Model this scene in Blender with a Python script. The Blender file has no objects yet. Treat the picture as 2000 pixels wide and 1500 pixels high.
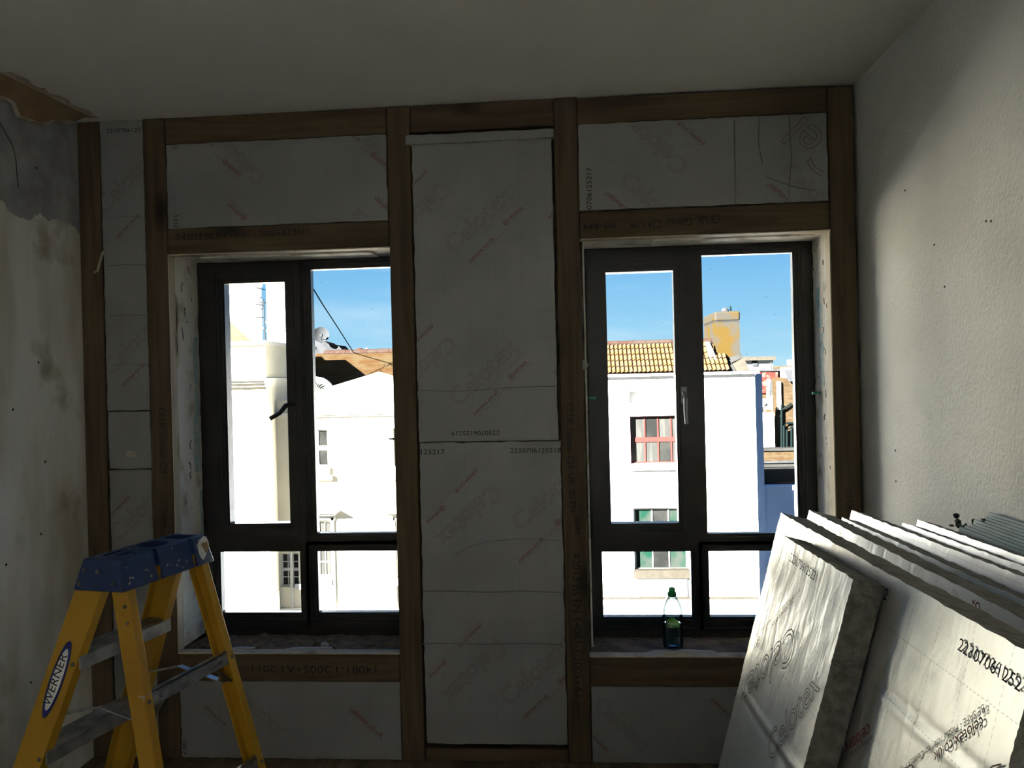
import bpy, bmesh, math, random
from mathutils import Vector as V, Matrix
random.seed(7)
sc = bpy.context.scene
COL = sc.collection
PI = math.pi

# ------------------------------------------------------------------ camera
F, YAW, PIT, ROLL, D, H = 1608.5, .0794824, -.00503436, -.0240088, 3.1, 1.45
fw = V((-math.sin(YAW)*math.cos(PIT), math.cos(YAW)*math.cos(PIT), math.sin(PIT)))
rt = V((math.cos(YAW), math.sin(YAW), 0)); up = rt.cross(fw)
RX = rt*math.cos(ROLL) + up*math.sin(ROLL); UX = -rt*math.sin(ROLL) + up*math.cos(ROLL)
CAM = V((0, -D, H))
cd = bpy.data.cameras.new('camera'); cam = bpy.data.objects.new('camera', cd); COL.objects.link(cam)
cam.matrix_world = Matrix.Translation(CAM) @ Matrix((RX, UX, -fw)).transposed().to_4x4()
cd.sensor_width = 36; cd.lens = F*36/2000; cd.clip_start = .05; cd.clip_end = 500
sc.camera = cam

def at(px, py, x=None, y=None, z=None):
    """a pixel of the 2000x1500 frame carried out to a real plane x=, y= or z="""
    d = RX*((px-1000)/F) - UX*((py-750)/F) + fw
    t = (y-CAM.y)/d.y if y is not None else (x-CAM.x)/d.x if x is not None else (z-CAM.z)/d.z
    return CAM + d*t

# ------------------------------------------------------------------ world, sun, exposure
SUN, SKY = 145.0, .73
w = bpy.data.worlds.new('sky'); sc.world = w; w.use_nodes = True
nt = w.node_tree; nt.nodes.clear()
N = nt.nodes.new
tc = N('ShaderNodeTexCoord'); sp = N('ShaderNodeSeparateXYZ'); nt.links.new(tc.outputs['Generated'], sp.inputs[0])
rp = N('ShaderNodeValToRGB'); nt.links.new(sp.outputs['Z'], rp.inputs[0])
e = rp.color_ramp.elements
e[0].position = 0.0; e[0].color = (.42, .70, .86, 1)
e[1].position = 1.0; e[1].color = (.05, .19, .55, 1)
for pos, c in ((.07, (.28, .58, .84, 1)), (.16, (.15, .44, .80, 1)), (.4, (.085, .30, .70, 1))):
    k = e.new(pos); k.color = c
mp = N('ShaderNodeMapping'); mp.inputs['Scale'].default_value = (1.2, 1.2, 9)
nt.links.new(tc.outputs['Generated'], mp.inputs[0])
nz = N('ShaderNodeTexNoise'); nz.inputs['Scale'].default_value = 3.0; nz.inputs['Detail'].default_value = 6; nt.links.new(mp.outputs[0], nz.inputs[0])
cr = N('ShaderNodeValToRGB'); cr.color_ramp.elements[0].position = .48; cr.color_ramp.elements[1].position = .8
cr.color_ramp.elements[1].color = (.38, .38, .38, 1); nt.links.new(nz.outputs[0], cr.inputs[0])
mx = N('ShaderNodeMixRGB'); mx.inputs[2].default_value = (.8, .92, 1, 1)
nt.links.new(cr.outputs[0], mx.inputs[0]); nt.links.new(rp.outputs[0], mx.inputs[1])
bg = N('ShaderNodeBackground'); bg.inputs[1].default_value = SKY
ow = N('ShaderNodeOutputWorld'); nt.links.new(mx.outputs[0], bg.inputs[0]); nt.links.new(bg.outputs[0], ow.inputs[0])
sl = bpy.data.lights.new('sun', 'SUN'); sl.energy = SUN; sl.color = (1, .975, .94); sl.angle = math.radians(.53)
so = bpy.data.objects.new('sun', sl); COL.objects.link(so)
so.rotation_euler = V((.66, .66, -.38)).to_track_quat('-Z', 'Y').to_euler(); so.location = (-20, -20, 20)
sc.view_settings.view_transform = 'Standard'; sc.view_settings.look = 'None'
sc.view_settings.exposure = .68; sc.view_settings.gamma = 1.0; sc.view_settings.use_curve_mapping = False
sc.cycles.max_bounces = 14; sc.cycles.diffuse_bounces = 8; sc.cycles.transparent_max_bounces = 16
sc.cycles.caustics_reflective = False; sc.cycles.caustics_refractive = False
sc.cycles.use_denoising = True; sc.cycles.sample_clamp_indirect = 0

# ------------------------------------------------------------------ materials
def newmat(name):
    m = bpy.data.materials.new(name); m.use_nodes = True
    t = m.node_tree; return m, t, t.nodes['Principled BSDF'], t.nodes.new, t.links.new
def mat(name, c, c2=None, scale=8, rough=.7, metal=0, bump=0, bscale=40, stretch=None, lo=.4, hi=.62, detail=6, spec=.5):
    m, t, b, n, l = newmat(name)
    b.inputs['Roughness'].default_value = rough; b.inputs['Metallic'].default_value = metal
    b.inputs['Specular IOR Level'].default_value = spec
    b.inputs['Base Color'].default_value = (*c, 1)
    g = n('ShaderNodeTexCoord'); mp = n('ShaderNodeMapping'); l(g.outputs['Object'], mp.inputs[0])
    if stretch: mp.inputs['Scale'].default_value = stretch
    if c2:
        z = n('ShaderNodeTexNoise'); z.inputs['Scale'].default_value = scale; z.inputs['Detail'].default_value = detail; l(mp.outputs[0], z.inputs[0])
        r = n('ShaderNodeValToRGB'); r.color_ramp.elements[0].position = lo; r.color_ramp.elements[1].position = hi
        r.color_ramp.elements[0].color = (*c, 1); r.color_ramp.elements[1].color = (*c2, 1)
        l(z.outputs[0], r.inputs[0]); l(r.outputs[0], b.inputs['Base Color'])
    if bump:
        z = n('ShaderNodeTexNoise'); z.inputs['Scale'].default_value = bscale; z.inputs['Detail'].default_value = 5; l(mp.outputs[0], z.inputs[0])
        u = n('ShaderNodeBump'); u.inputs['Strength'].default_value = bump; u.inputs['Distance'].default_value = .01
        l(z.outputs[0], u.inputs['Height']); l(u.outputs[0], b.inputs['Normal'])
    return m
def wood(name, c, c2, axis):
    m, t, b, n, l = newmat(name); b.inputs['Roughness'].default_value = .75
    g = n('ShaderNodeTexCoord'); mp = n('ShaderNodeMapping'); l(g.outputs['Object'], mp.inputs[0])
    s = [14., 14., 14.]; s[axis] = 1.0; mp.inputs['Scale'].default_value = s
    oi = n('ShaderNodeObjectInfo'); vm = n('ShaderNodeVectorMath'); vm.operation = 'SCALE'; vm.inputs[0].default_value = (31, 17, 23)
    l(oi.outputs['Random'], vm.inputs['Scale']); l(vm.outputs[0], mp.inputs['Location'])
    z = n('ShaderNodeTexNoise'); z.inputs['Scale'].default_value = 2.2; z.inputs['Detail'].default_value = 8; z.inputs['Distortion'].default_value = .6; l(mp.outputs[0], z.inputs[0])
    r = n('ShaderNodeValToRGB'); r.color_ramp.elements[0].position = .35; r.color_ramp.elements[1].position = .66
    r.color_ramp.elements[0].color = (*c, 1); r.color_ramp.elements[1].color = (*c2, 1); l(z.outputs[0], r.inputs[0])
    m2 = n('ShaderNodeMapping'); s2 = [5., 5., 5.]; s2[axis] = 2.2; m2.inputs['Scale'].default_value = s2
    l(g.outputs['Object'], m2.inputs[0]); l(vm.outputs[0], m2.inputs['Location'])
    k = n('ShaderNodeTexVoronoi'); k.inputs['Scale'].default_value = 1.0; l(m2.outputs[0], k.inputs[0])
    kr = n('ShaderNodeValToRGB'); kr.color_ramp.elements[0].position = .06; kr.color_ramp.elements[1].position = .2
    kr.color_ramp.elements[0].color = (.3, .25, .2, 1); kr.color_ramp.elements[1].color = (1, 1, 1, 1); l(k.outputs['Distance'], kr.inputs[0])
    mu = n('ShaderNodeMixRGB'); mu.blend_type = 'MULTIPLY'; mu.inputs[0].default_value = 1; l(r.outputs[0], mu.inputs[1]); l(kr.outputs[0], mu.inputs[2])
    l(mu.outputs[0], b.inputs['Base Color'])
    u = n('ShaderNodeBump'); u.inputs['Strength'].default_value = .25; u.inputs['Distance'].default_value = .004; l(z.outputs[0], u.inputs['Height']); l(u.outputs[0], b.inputs['Normal'])
    return m
def foil(name, c, metal, rough, bump, bscale, stretch=(1, 1, 1)):
    """printed foil facing: faint dashed setting-out grid (UV in metres) and fine wrinkles"""
    m, t, b, n, l = newmat(name); b.inputs['Metallic'].default_value = metal; b.inputs['Roughness'].default_value = rough
    uv = n('ShaderNodeUVMap'); uv.uv_map = 'UVMap'; s = n('ShaderNodeSeparateXYZ'); l(uv.outputs[0], s.inputs[0])
    def M(op, a, bb):
        k = n('ShaderNodeMath'); k.operation = op
        for i, q in enumerate((a, bb)):
            if isinstance(q, (int, float)): k.inputs[i].default_value = q
            else: l(q, k.inputs[i])
        return k.outputs[0]
    def line(a, o):
        f = M('FRACT', M('DIVIDE', a, .0985), 0); d = M('FRACT', M('DIVIDE', o, .0105), 0)
        return M('MULTIPLY', M('LESS_THAN', f, .014), M('LESS_THAN', d, .6))
    k = M('MULTIPLY', M('MAXIMUM', line(s.outputs[0], s.outputs[1]), line(s.outputs[1], s.outputs[0])), .42)
    g = n('ShaderNodeTexCoord')
    z0 = n('ShaderNodeTexNoise'); z0.inputs['Scale'].default_value = 4; z0.inputs['Detail'].default_value = 8; l(g.outputs['Object'], z0.inputs[0])
    r = n('ShaderNodeValToRGB'); r.color_ramp.elements[0].color = (c[0]*.86, c[1]*.86, c[2]*.85, 1); r.color_ramp.elements[1].color = (*c, 1)
    r.color_ramp.elements[0].position = .35; r.color_ramp.elements[1].position = .6; l(z0.outputs[0], r.inputs[0])
    mu = n('ShaderNodeMixRGB'); l(k, mu.inputs[0]); l(r.outputs[0], mu.inputs[1]); mu.inputs[2].default_value = (.1, .1, .1, 1); l(mu.outputs[0], b.inputs['Base Color'])
    mp = n('ShaderNodeMapping'); mp.inputs['Scale'].default_value = stretch; l(g.outputs['Object'], mp.inputs[0])
    z = n('ShaderNodeTexNoise'); z.inputs['Scale'].default_value = bscale; z.inputs['Detail'].default_value = 4; z.inputs['Distortion'].default_value = .5; l(mp.outputs[0], z.inputs[0])
    u = n('ShaderNodeBump'); u.inputs['Strength'].default_value = bump; u.inputs['Distance'].default_value = .006; l(z.outputs[0], u.inputs['Height']); l(u.outputs[0], b.inputs['Normal'])
    return m
def plaster_left():
    m, t, b, n, l = newmat('stained_plaster'); b.inputs['Roughness'].default_value = .9
    g = n('ShaderNodeTexCoord'); s = n('ShaderNodeSeparateXYZ'); l(g.outputs['Object'], s.inputs[0])
    def noise(sc_, st=None, det=7):
        mp = n('ShaderNodeMapping'); l(g.outputs['Object'], mp.inputs[0])
        if st: mp.inputs['Scale'].default_value = st
        z = n('ShaderNodeTexNoise'); z.inputs['Scale'].default_value = sc_; z.inputs['Detail'].default_value = det; l(mp.outputs[0], z.inputs[0]); return z.outputs[0]
    def ramp(src, a, bb, ca, cb):
        r = n('ShaderNodeValToRGB'); r.color_ramp.elements[0].position = a; r.color_ramp.elements[1].position = bb
        r.color_ramp.elements[0].color = (*ca, 1); r.color_ramp.elements[1].color = (*cb, 1); l(src, r.inputs[0]); return r.outputs[0]
    base = ramp(noise(2.2, (1, 3, .7)), .35, .62, (.58, .53, .43), (.80, .79, .76))
    st = ramp(noise(3.5, None, 9), .60, .70, (0, 0, 0), (.75, .75, .75))
    mx = n('ShaderNodeMixRGB'); l(st, mx.inputs[0]); l(base, mx.inputs[1]); mx.inputs[2].default_value = (.27, .22, .12, 1)
    # bare grey plaster above a ragged line
    ad = n('ShaderNodeMath'); ad.operation = 'MULTIPLY_ADD'; ad.inputs[1].default_value = .22; l(noise(6), ad.inputs[0]); l(s.outputs['Z'], ad.inputs[2])
    up_ = ramp(ad.outputs[0], .0, 1.0, (0, 0, 0), (1, 1, 1))
    gt = n('ShaderNodeMath'); gt.operation = 'GREATER_THAN'; gt.inputs[1].default_value = 2.185; l(ad.outputs[0], gt.inputs[0])
    grey = ramp(noise(9, None, 9), .35, .65, (.27, .27, .275), (.42, .42, .42))
    m2 = n('ShaderNodeMixRGB'); l(gt.outputs[0], m2.inputs[0]); l(mx.outputs[0], m2.inputs[1]); l(grey, m2.inputs[2]); l(m2.outputs[0], b.inputs['Base Color'])
    u = n('ShaderNodeBump'); u.inputs['Strength'].default_value = .3; u.inputs['Distance'].default_value = .008; l(noise(30), u.inputs['Height']); l(u.outputs[0], b.inputs['Normal'])
    return m
def thin_glass(name, tint, gl=1.0, dirt=0.0, haze=0.0):
    m, t, b, n, l = newmat(name); t.nodes.remove(b)
    o = t.nodes['Material Output']
    tr = n('ShaderNodeBsdfTransparent'); tr.inputs[0].default_value = (*tint, 1)
    gs = n('ShaderNodeBsdfGlossy'); gs.inputs['Roughness'].default_value = .02
    fr = n('ShaderNodeFresnel'); fr.inputs[0].default_value = 1.45
    k = n('ShaderNodeMath'); k.operation = 'MULTIPLY'; k.inputs[1].default_value = gl; l(fr.outputs[0], k.inputs[0])
    a = n('ShaderNodeMixShader'); l(k.outputs[0], a.inputs[0]); l(tr.outputs[0], a.inputs[1]); l(gs.outputs[0], a.inputs[2])
    last = a
    if dirt:
        g = n('ShaderNodeTexCoord'); z = n('ShaderNodeTexNoise'); z.inputs['Scale'].default_value = 60; z.inputs['Detail'].default_value = 3; l(g.outputs['Object'], z.inputs[0])
        r = n('ShaderNodeValToRGB'); r.color_ramp.elements[0].position = .74; r.color_ramp.elements[1].position = .8; r.color_ramp.elements[1].color = (dirt, dirt, dirt, 1); l(z.outputs[0], r.inputs[0])
        df = n('ShaderNodeBsdfDiffuse'); df.inputs[0].default_value = (.35, .35, .33, 1)
        c = n('ShaderNodeMixShader'); l(r.outputs[0], c.inputs[0]); l(a.outputs[0], c.inputs[1]); l(df.outputs[0], c.inputs[2]); last = c
    l(last.outputs[0], o.inputs[0]); return m

M = {}
M['wood_v'] = wood('treated_timber_upright', (.066, .043, .022), (.132, .092, .049), 2)
M['wood_h'] = wood('treated_timber_level', (.066, .041, .020), (.130, .089, .046), 0)
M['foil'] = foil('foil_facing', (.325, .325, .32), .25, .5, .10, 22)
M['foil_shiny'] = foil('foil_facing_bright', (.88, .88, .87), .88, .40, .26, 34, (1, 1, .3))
M['foam'] = mat('cut_foam', (.42, .37, .27), (.60, .55, .43), 30, .95, bump=.6, bscale=120)
M['foam_grey'] = mat('dirty_cut_foam', (0.2055, 0.1919, 0.1609), (0.3151, 0.2946, 0.2535), 45, .95, bump=.8, bscale=160)
M['white_wall'] = mat('rough_white_plaster', (.86, .86, .85), (.78, .77, .74), 2.5, .9, bump=.35, bscale=90, lo=.45, hi=.7)
M['ceiling'] = mat('ceiling_paint', (.84, .83, .79), (.81, .80, .76), 3, .92, bump=.08, bscale=60)
M['left_wall'] = plaster_left()
M['masonry'] = mat('rough_masonry', (.13, .095, .07), (.25, .19, .15), 12, .95, bump=.8, bscale=25)
M['reveal'] = mat('flaking_reveal_paint', (.84, .80, .72), (.46, .38, .27), 9, .85, bump=.4, bscale=40, lo=.52, hi=.72)
M['blue_paint'] = mat('old_blue_paint', (.42, .58, .60), (.60, .68, .66), 18, .8)
M['floor'] = mat('floor_boards_dusty', (0.1105, 0.0813, 0.0488), (0.1690, 0.1300, 0.0845), 5, .85, bump=.3, bscale=20, stretch=(6, 1, 1))
M['frame'] = mat('dark_brown_frame', (.022, .017, .016), (.034, .028, .024), 6, .32, bump=.06, bscale=80)
M['rubble'] = mat('rubble', (.42, .35, .27), (.22, .17, .13), 16, .95, bump=.8, bscale=50)
M['dust'] = mat('dust', (.27, .21, .16), (.16, .12, .09), 25, 1, bump=1.0, bscale=60)
M['plaster_bit'] = mat('plaster_bit', (.66, .64, .60), (.5, .47, .42), 12, .9, bump=.4, bscale=40)
M['glass'] = thin_glass('window_glass', (.97, .985, .98), .55, .5)
M['pet'] = thin_glass('clear_plastic', (.84, .88, .89), .8, .75)
M['red_ink'] = mat('red_ink', (.20, .035, .045), rough=.8)
M['grey_ink'] = mat('grey_ink', (.22, .19, .185), rough=.8)
M['outline_ink'] = mat('outline_ink', (.24, .20, .19), rough=.8)
M['black_ink'] = mat('black_ink', (.015, .015, .018), rough=.8)
M['fibre'] = mat('yellow_fibreglass', (0.4920, 0.2706, 0.0115), (0.4100, 0.2132, 0.0098), 6, .5, bump=.1, bscale=60, stretch=(1, 1, .2))
M['navy'] = mat('navy_plastic', (0.0080, 0.0256, 0.1040), (0.0128, 0.0360, 0.1280), 14, .5, bump=.15, bscale=60)
M['alu'] = mat('worn_aluminium', (.55, .55, .56), (.34, .34, .35), 20, .38, .85, bump=.15, bscale=60)
M['white_paint'] = mat('paint_splash', (.80, .80, .78), (.62, .62, .60), 40, .6, bump=.3)
M['rubber'] = mat('rubber', (.03, .03, .03), rough=.9)
M['steel'] = mat('dull_steel', (.18, .17, .16), rough=.45, metal=.8)
M['handle_grey'] = mat('handle_metal', (.30, .30, .31), rough=.35, metal=.8)
M['label_white'] = mat('label_white', (.90, .90, .88), (.70, .70, .67), 40, .6)
M['label_blue'] = mat('label_blue', (.012, .018, .16), rough=.6)
M['green_cap'] = mat('green_cap', (.02, .34, .09), rough=.4)
M['green_label'] = mat('green_label', (.04, .22, .05), (.14, .45, .08), 30, .5)
M['plug_green'] = mat('plug_green', (.03, .26, .15), rough=.6)
M['corr'] = mat('corrugated_teal', (.26, .37, .38), (.20, .29, .31), 8, .6)
M['scrap'] = mat('dark_green_scrap', (.02, .04, .033), rough=.8)
M['paper'] = mat('torn_paper_brown', (.24, .16, .085), (.32, .22, .12), 10, .95, bump=.5)
M['paper_edge'] = mat('torn_paper_pale', (.56, .49, .40), (.44, .36, .26), 14, .95, bump=.4)
M['cream'] = mat('cream_render', (0.4400, 0.4100, 0.3300), (0.4100, 0.3850, 0.3050), 1.5, .9, bump=.2, bscale=9, spec=0)
M['cream2'] = mat('cream_trim', (0.4600, 0.4400, 0.3900), rough=.85, spec=0)
M['ext_white'] = mat('white_render', (0.4700, 0.4650, 0.4550), (0.4550, 0.4500, 0.4400), 1.2, .9, spec=0)
M['bluewall'] = mat('blue_grey_paint', (0.3825, 0.4437, 0.5508), (0.3519, 0.4131, 0.5202), 1, .8, spec=0)
M['pantile_a'] = mat('pantile_ochre', (0.0326, 0.0179, 0.0054), (0.0335, 0.0226, 0.0140), 3, .9, lo=.35, hi=.65, spec=0)
M['pantile_b'] = mat('pantile_pink', (0.0344, 0.0218, 0.0144), (0.0333, 0.0195, 0.0074), 3, .9, lo=.35, hi=.65, spec=0)
M['ridge'] = mat('ridge_terracotta', (0.0145, 0.0078, 0.0058), (0.0162, 0.0115, 0.0095), 3, .9, spec=0)
M['browntile'] = mat('brown_clay_tiles', (0.0169, 0.0090, 0.0039), (0.0196, 0.0136, 0.0071), 2.2, .9, stretch=(1, 1, 2), bump=.5, bscale=6, spec=0)
M['pale_tile'] = mat('pale_clay_tiles', (0.0300, 0.0250, 0.0169), (0.0265, 0.0215, 0.0145), 2, .9, spec=0)
M['redtile'] = mat('red_hanging_tiles', (0.0409, 0.0071, 0.0056), (0.0601, 0.0239, 0.0190), 5, .9, lo=.5, hi=.56, spec=0)
M['slate'] = mat('slate', (0.0136, 0.0141, 0.0151), (0.0186, 0.0186, 0.0197), 3, .8, spec=0)
M['lichen'] = mat('lichen_render', (0.0139, 0.0124, 0.0099), (0.0182, 0.0116, 0.0032), 1.6, .95, lo=.44, hi=.58, bump=.4, bscale=14, spec=0)
M['cement'] = mat('grey_cement', (0.0134, 0.0132, 0.0125), (0.0102, 0.0100, 0.0092), 3, .95, bump=.3, bscale=12, spec=0)
M['stone'] = mat('pale_stone', (0.0222, 0.0194, 0.0154), (0.0184, 0.0160, 0.0125), 5, .95, spec=0)
M['brick'] = mat('yellow_brick', (0.0213, 0.0150, 0.0083), (0.0153, 0.0096, 0.0054), 3, .95, bump=.4, bscale=8, stretch=(1, 1, 3), spec=0)
M['terracotta'] = mat('terracotta_pot', (0.0258, 0.0073, 0.0042), rough=.8, spec=0)
M['dish'] = mat('shade_grey_dish', (0.0149, 0.0158, 0.0169), rough=.6, spec=0)  # darkened grey puts shade into the colour of the sunlit dish
M['dish_white'] = mat('white_dish', (0.1638, 0.1617, 0.1554), rough=.6, spec=0)
M['cable'] = mat('cable', (0.0022, 0.0037, 0.0037), rough=.8, spec=0)
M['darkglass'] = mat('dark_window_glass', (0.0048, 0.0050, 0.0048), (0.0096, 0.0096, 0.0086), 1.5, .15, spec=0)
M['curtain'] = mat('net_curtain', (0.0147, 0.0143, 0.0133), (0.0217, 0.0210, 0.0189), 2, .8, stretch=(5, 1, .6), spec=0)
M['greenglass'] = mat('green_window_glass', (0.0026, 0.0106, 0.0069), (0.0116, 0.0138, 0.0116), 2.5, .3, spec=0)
M['red_frame'] = mat('red_window_frame', (0.0389, 0.0108, 0.0092), rough=.7, spec=0)
M['white_frame'] = mat('white_window_frame', (0.3375, 0.3330, 0.3150), rough=.7, spec=0)
M['asphalt'] = mat('asphalt', (0.0480, 0.0480, 0.0480), (0.0640, 0.0640, 0.0624), 2, .95, spec=0)
M['leadgrey'] = mat('lead_flashing', (0.0215, 0.0215, 0.0222), (0.0275, 0.0272, 0.0265), 4, .8, spec=0)
M['water'] = thin_glass('water', (.62, .74, .84), 1.1)

# ------------------------------------------------------------------ geometry helpers
class B:
    def __init__(s): s.v = []; s.f = []; s.m = []; s.uv = []
    def add(s, vs, fs, mi=0, uvs=None):
        o = len(s.v); s.v += [tuple(q) for q in vs]
        for i, f in enumerate(fs):
            s.f.append([o+k for k in f]); s.m.append(mi if not isinstance(mi, (list, tuple)) else mi[i])
            s.uv.append(uvs[i] if uvs else None)
        return s
    def box(s, x0, x1, y0, y1, z0, z1, mi=0):
        if x0 > x1: x0, x1 = x1, x0
        if y0 > y1: y0, y1 = y1, y0
        if z0 > z1: z0, z1 = z1, z0
        vs = [(x, y, z) for z in (z0, z1) for y in (y0, y1) for x in (x0, x1)]
        return s.add(vs, [(0, 2, 3, 1), (4, 5, 7, 6), (0, 1, 5, 4), (2, 6, 7, 3), (0, 4, 6, 2), (1, 3, 7, 5)], mi)
    def prism(s, pts, vec, mi=0, side=None):
        n = len(pts); vec = V(vec); a = [V(p) for p in pts]; b = [p+vec for p in a]
        nn = sum(((a[i]-a[0]).cross(a[(i+1) % n]-a[0]) for i in range(n)), V())
        if nn.dot(vec) > 0: a.reverse(); b.reverse()
        fs = [tuple(range(n)), tuple(range(2*n-1, n-1, -1))] + [(i, n+i, n+(i+1) % n, (i+1) % n) for i in range(n)]
        return s.add(a+b, fs, [mi, mi]+[mi if side is None else side]*n)
    def bar(s, p0, p1, wx, wy, ref=(0, 0, 1), mi=0):
        p0, p1 = V(p0), V(p1); d = (p1-p0).normalized(); x = d.cross(V(ref))
        if x.length < 1e-4: x = d.cross(V((1, 0, 0)))
        x.normalize(); y = x.cross(d).normalized()
        return s.prism([p0+x*wx/2*i+y*wy/2*j for i, j in ((-1, -1), (1, -1), (1, 1), (-1, 1))], p1-p0, mi)
    def tube(s, pts, r, n=8, mi=0, cap=True):
        pts = [V(p) for p in pts]; rs = r if isinstance(r, (list, tuple)) else [r]*len(pts)
        rings = []; prev = None
        for i, p in enumerate(pts):
            d = (pts[min(i+1, len(pts)-1)]-pts[max(i-1, 0)]).normalized()
            x = d.cross(V((0, 0, 1)) if abs(d.z) < .9 else V((1, 0, 0))).normalized(); y = d.cross(x)
            rings.append([p+(x*math.cos(2*PI*k/n)+y*math.sin(2*PI*k/n))*rs[i] for k in range(n)])
        fs = [(i*n+k, i*n+(k+1) % n, (i+1)*n+(k+1) % n, (i+1)*n+k) for i in range(len(pts)-1) for k in range(n)]
        if cap: fs += [tuple(range(n-1, -1, -1)), tuple((len(pts)-1)*n+k for k in range(n))]
        return s.add([q for r_ in rings for q in r_], fs, mi)
    def lathe(s, prof, c, n=32, mi=0, cap=True):
        c = V(c); m = len(prof)
        vs = [c+V((r*math.cos(2*PI*k/n), r*math.sin(2*PI*k/n), z)) for r, z in prof for k in range(n)]
        fs = [(i*n+k, i*n+(k+1) % n, (i+1)*n+(k+1) % n, (i+1)*n+k) for i in range(m-1) for k in range(n)]
        if cap: fs += [tuple(range(n-1, -1, -1)), tuple((m-1)*n+k for k in range(n))]
        return s.add(vs, fs, mi)
    def wall(s, x0, x1, z0, z1, y0, y1, holes, mi=0):
        xs = sorted({x0, x1, *[h[0] for h in holes], *[h[1] for h in holes]}); zs = sorted({z0, z1, *[h[2] for h in holes], *[h[3] for h in holes]})
        xs = [x for x in xs if x0 <= x <= x1]; zs = [z for z in zs if z0 <= z <= z1]
        def solid(i, j):
            if not (0 <= i < len(xs)-1 and 0 <= j < len(zs)-1): return False
            cx, cz = (xs[i]+xs[i+1])/2, (zs[j]+zs[j+1])/2
            return not any(h[0] < cx < h[1] and h[2] < cz < h[3] for h in holes)
        for i in range(len(xs)-1):
            for j in range(len(zs)-1):
                if not solid(i, j): continue
                a, b, c, d = xs[i], xs[i+1], zs[j], zs[j+1]
                P = [(a, y0, c), (b, y0, c), (b, y0, d), (a, y0, d), (a, y1, c), (b, y1, c), (b, y1, d), (a, y1, d)]
                fs = [(0, 1, 2, 3), (5, 4, 7, 6)]
                if not solid(i-1, j): fs.append((4, 0, 3, 7))
                if not solid(i+1, j): fs.append((1, 5, 6, 2))
                if not solid(i, j-1): fs.append((4, 5, 1, 0))
                if not solid(i, j+1): fs.append((3, 2, 6, 7))
                s.add(P, fs, mi)
        return s
ORG = {}
def tag(o, label=None, cat=None, group=None, kind=None):
    if label: o['label'] = label
    if cat: o['category'] = cat
    if group: o['group'] = group
    if kind: o['kind'] = kind
    return o
def build(name, b, m, parent=None, org=None, smooth=False, weld=False, label=None, kind=None, angle=40):
    mats = m if isinstance(m, (list, tuple)) else [m]
    if parent is not None: org = ORG[parent.name]
    elif org is None:
        xs = [[q[i] for q in b.v] for i in range(3)]
        org = V(((min(xs[0])+max(xs[0]))/2, (min(xs[1])+max(xs[1]))/2, min(xs[2])))
    org = V(org)
    me = bpy.data.meshes.new(name); me.from_pydata([V(q)-org for q in b.v], [], b.f)
    for k in mats: me.materials.append(M[k])
    me.polygons.foreach_set('material_index', b.m)
    if any(b.uv):
        L = me.uv_layers.new(name='UVMap')
        for p, u in zip(me.polygons, b.uv):
            if u:
                for li, q in zip(p.loop_indices, u): L.data[li].uv = q
    if weld:
        bm = bmesh.new(); bm.from_mesh(me); bmesh.ops.remove_doubles(bm, verts=bm.verts, dist=1e-5); bm.to_mesh(me); bm.free()
    if smooth:
        me.polygons.foreach_set('use_smooth', [True]*len(me.polygons)); me.set_sharp_from_angle(angle=math.radians(angle))
    me.validate(); me.update()
    o = bpy.data.objects.new(name, me); COL.objects.link(o)
    if parent is not None: o.parent = parent
    else: o.location = org
    ORG[o.name] = org
    if label: o['label'] = label
    if kind: o['kind'] = kind
    return o
def empty(name, loc, label, cat, group=None):
    o = bpy.data.objects.new(name, None); COL.objects.link(o); o.location = loc; o.empty_display_size = .1
    ORG[o.name] = V(loc); return tag(o, label, cat, group)
def struct(name, b, m, **k): return tag(build(name, b, m, **k), kind='structure')

# lettering ---------------------------------------------------------
_tx = {}
def glyphs(s, outline):
    if (s, outline) not in _tx:
        cu = bpy.data.curves.new('t', 'FONT'); cu.body = s; cu.resolution_u = 3
        if outline: cu.fill_mode = 'NONE'; cu.bevel_depth = outline; cu.bevel_resolution = 0
        o = bpy.data.objects.new('t', cu); COL.objects.link(o)
        bpy.context.view_layer.update()
        me = bpy.data.meshes.new_from_object(o.evaluated_get(bpy.context.evaluated_depsgraph_get()))
        vs = [v.co.copy() for v in me.vertices]; fs = [tuple(p.vertices) for p in me.polygons]
        bpy.data.objects.remove(o); bpy.data.meshes.remove(me); bpy.data.curves.remove(cu)
        _tx[(s, outline)] = (vs, fs, min(v.x for v in vs), max(v.x for v in vs))
    return _tx[(s, outline)]
INK = {}
def write(parent, s, p0, p1, nrm, ink, outline=0, hf=1.0, lift=.0012, warp=None, clip=None):
    """letter s along p0->p1 (its baseline) on the plane with normal nrm; ink = the part it is printed into"""
    p0, p1, n = V(p0), V(p1), V(nrm).normalized()
    vs, fs, a, c = glyphs(s, outline)
    X = p1-p0; k = X.length/(c-a); X.normalize(); Y = n.cross(X)
    b = INK.setdefault((parent.name, ink), (parent, ink, B()))[2]
    o = [p0+X*((q.x-a)*k)+Y*(q.y*k*hf)+n*(lift+(q.z*k*.25 if outline else 0)) for q in vs]
    if clip:
        ok = [clip(q) for q in o]; fs = [f for f in fs if all(ok[i] for i in f)]
        used = sorted({i for f in fs for i in f}); ix = {j: i for i, j in enumerate(used)}
        o = [o[i] for i in used]; fs = [tuple(ix[i] for i in f) for f in fs]
    if warp: o = [warp(q) for q in o]
    b.add(o, fs)
INKMAT = dict(red_lettering='red_ink', small_print='grey_ink', outline_lettering='outline_ink', serial_number='black_ink', grade_stamp='black_ink')
def flush_ink():
    for par, ink, b in INK.values():
        if b.f: build(ink, b, INKMAT[ink], par, kind='stuff')
    INK.clear()

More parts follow.
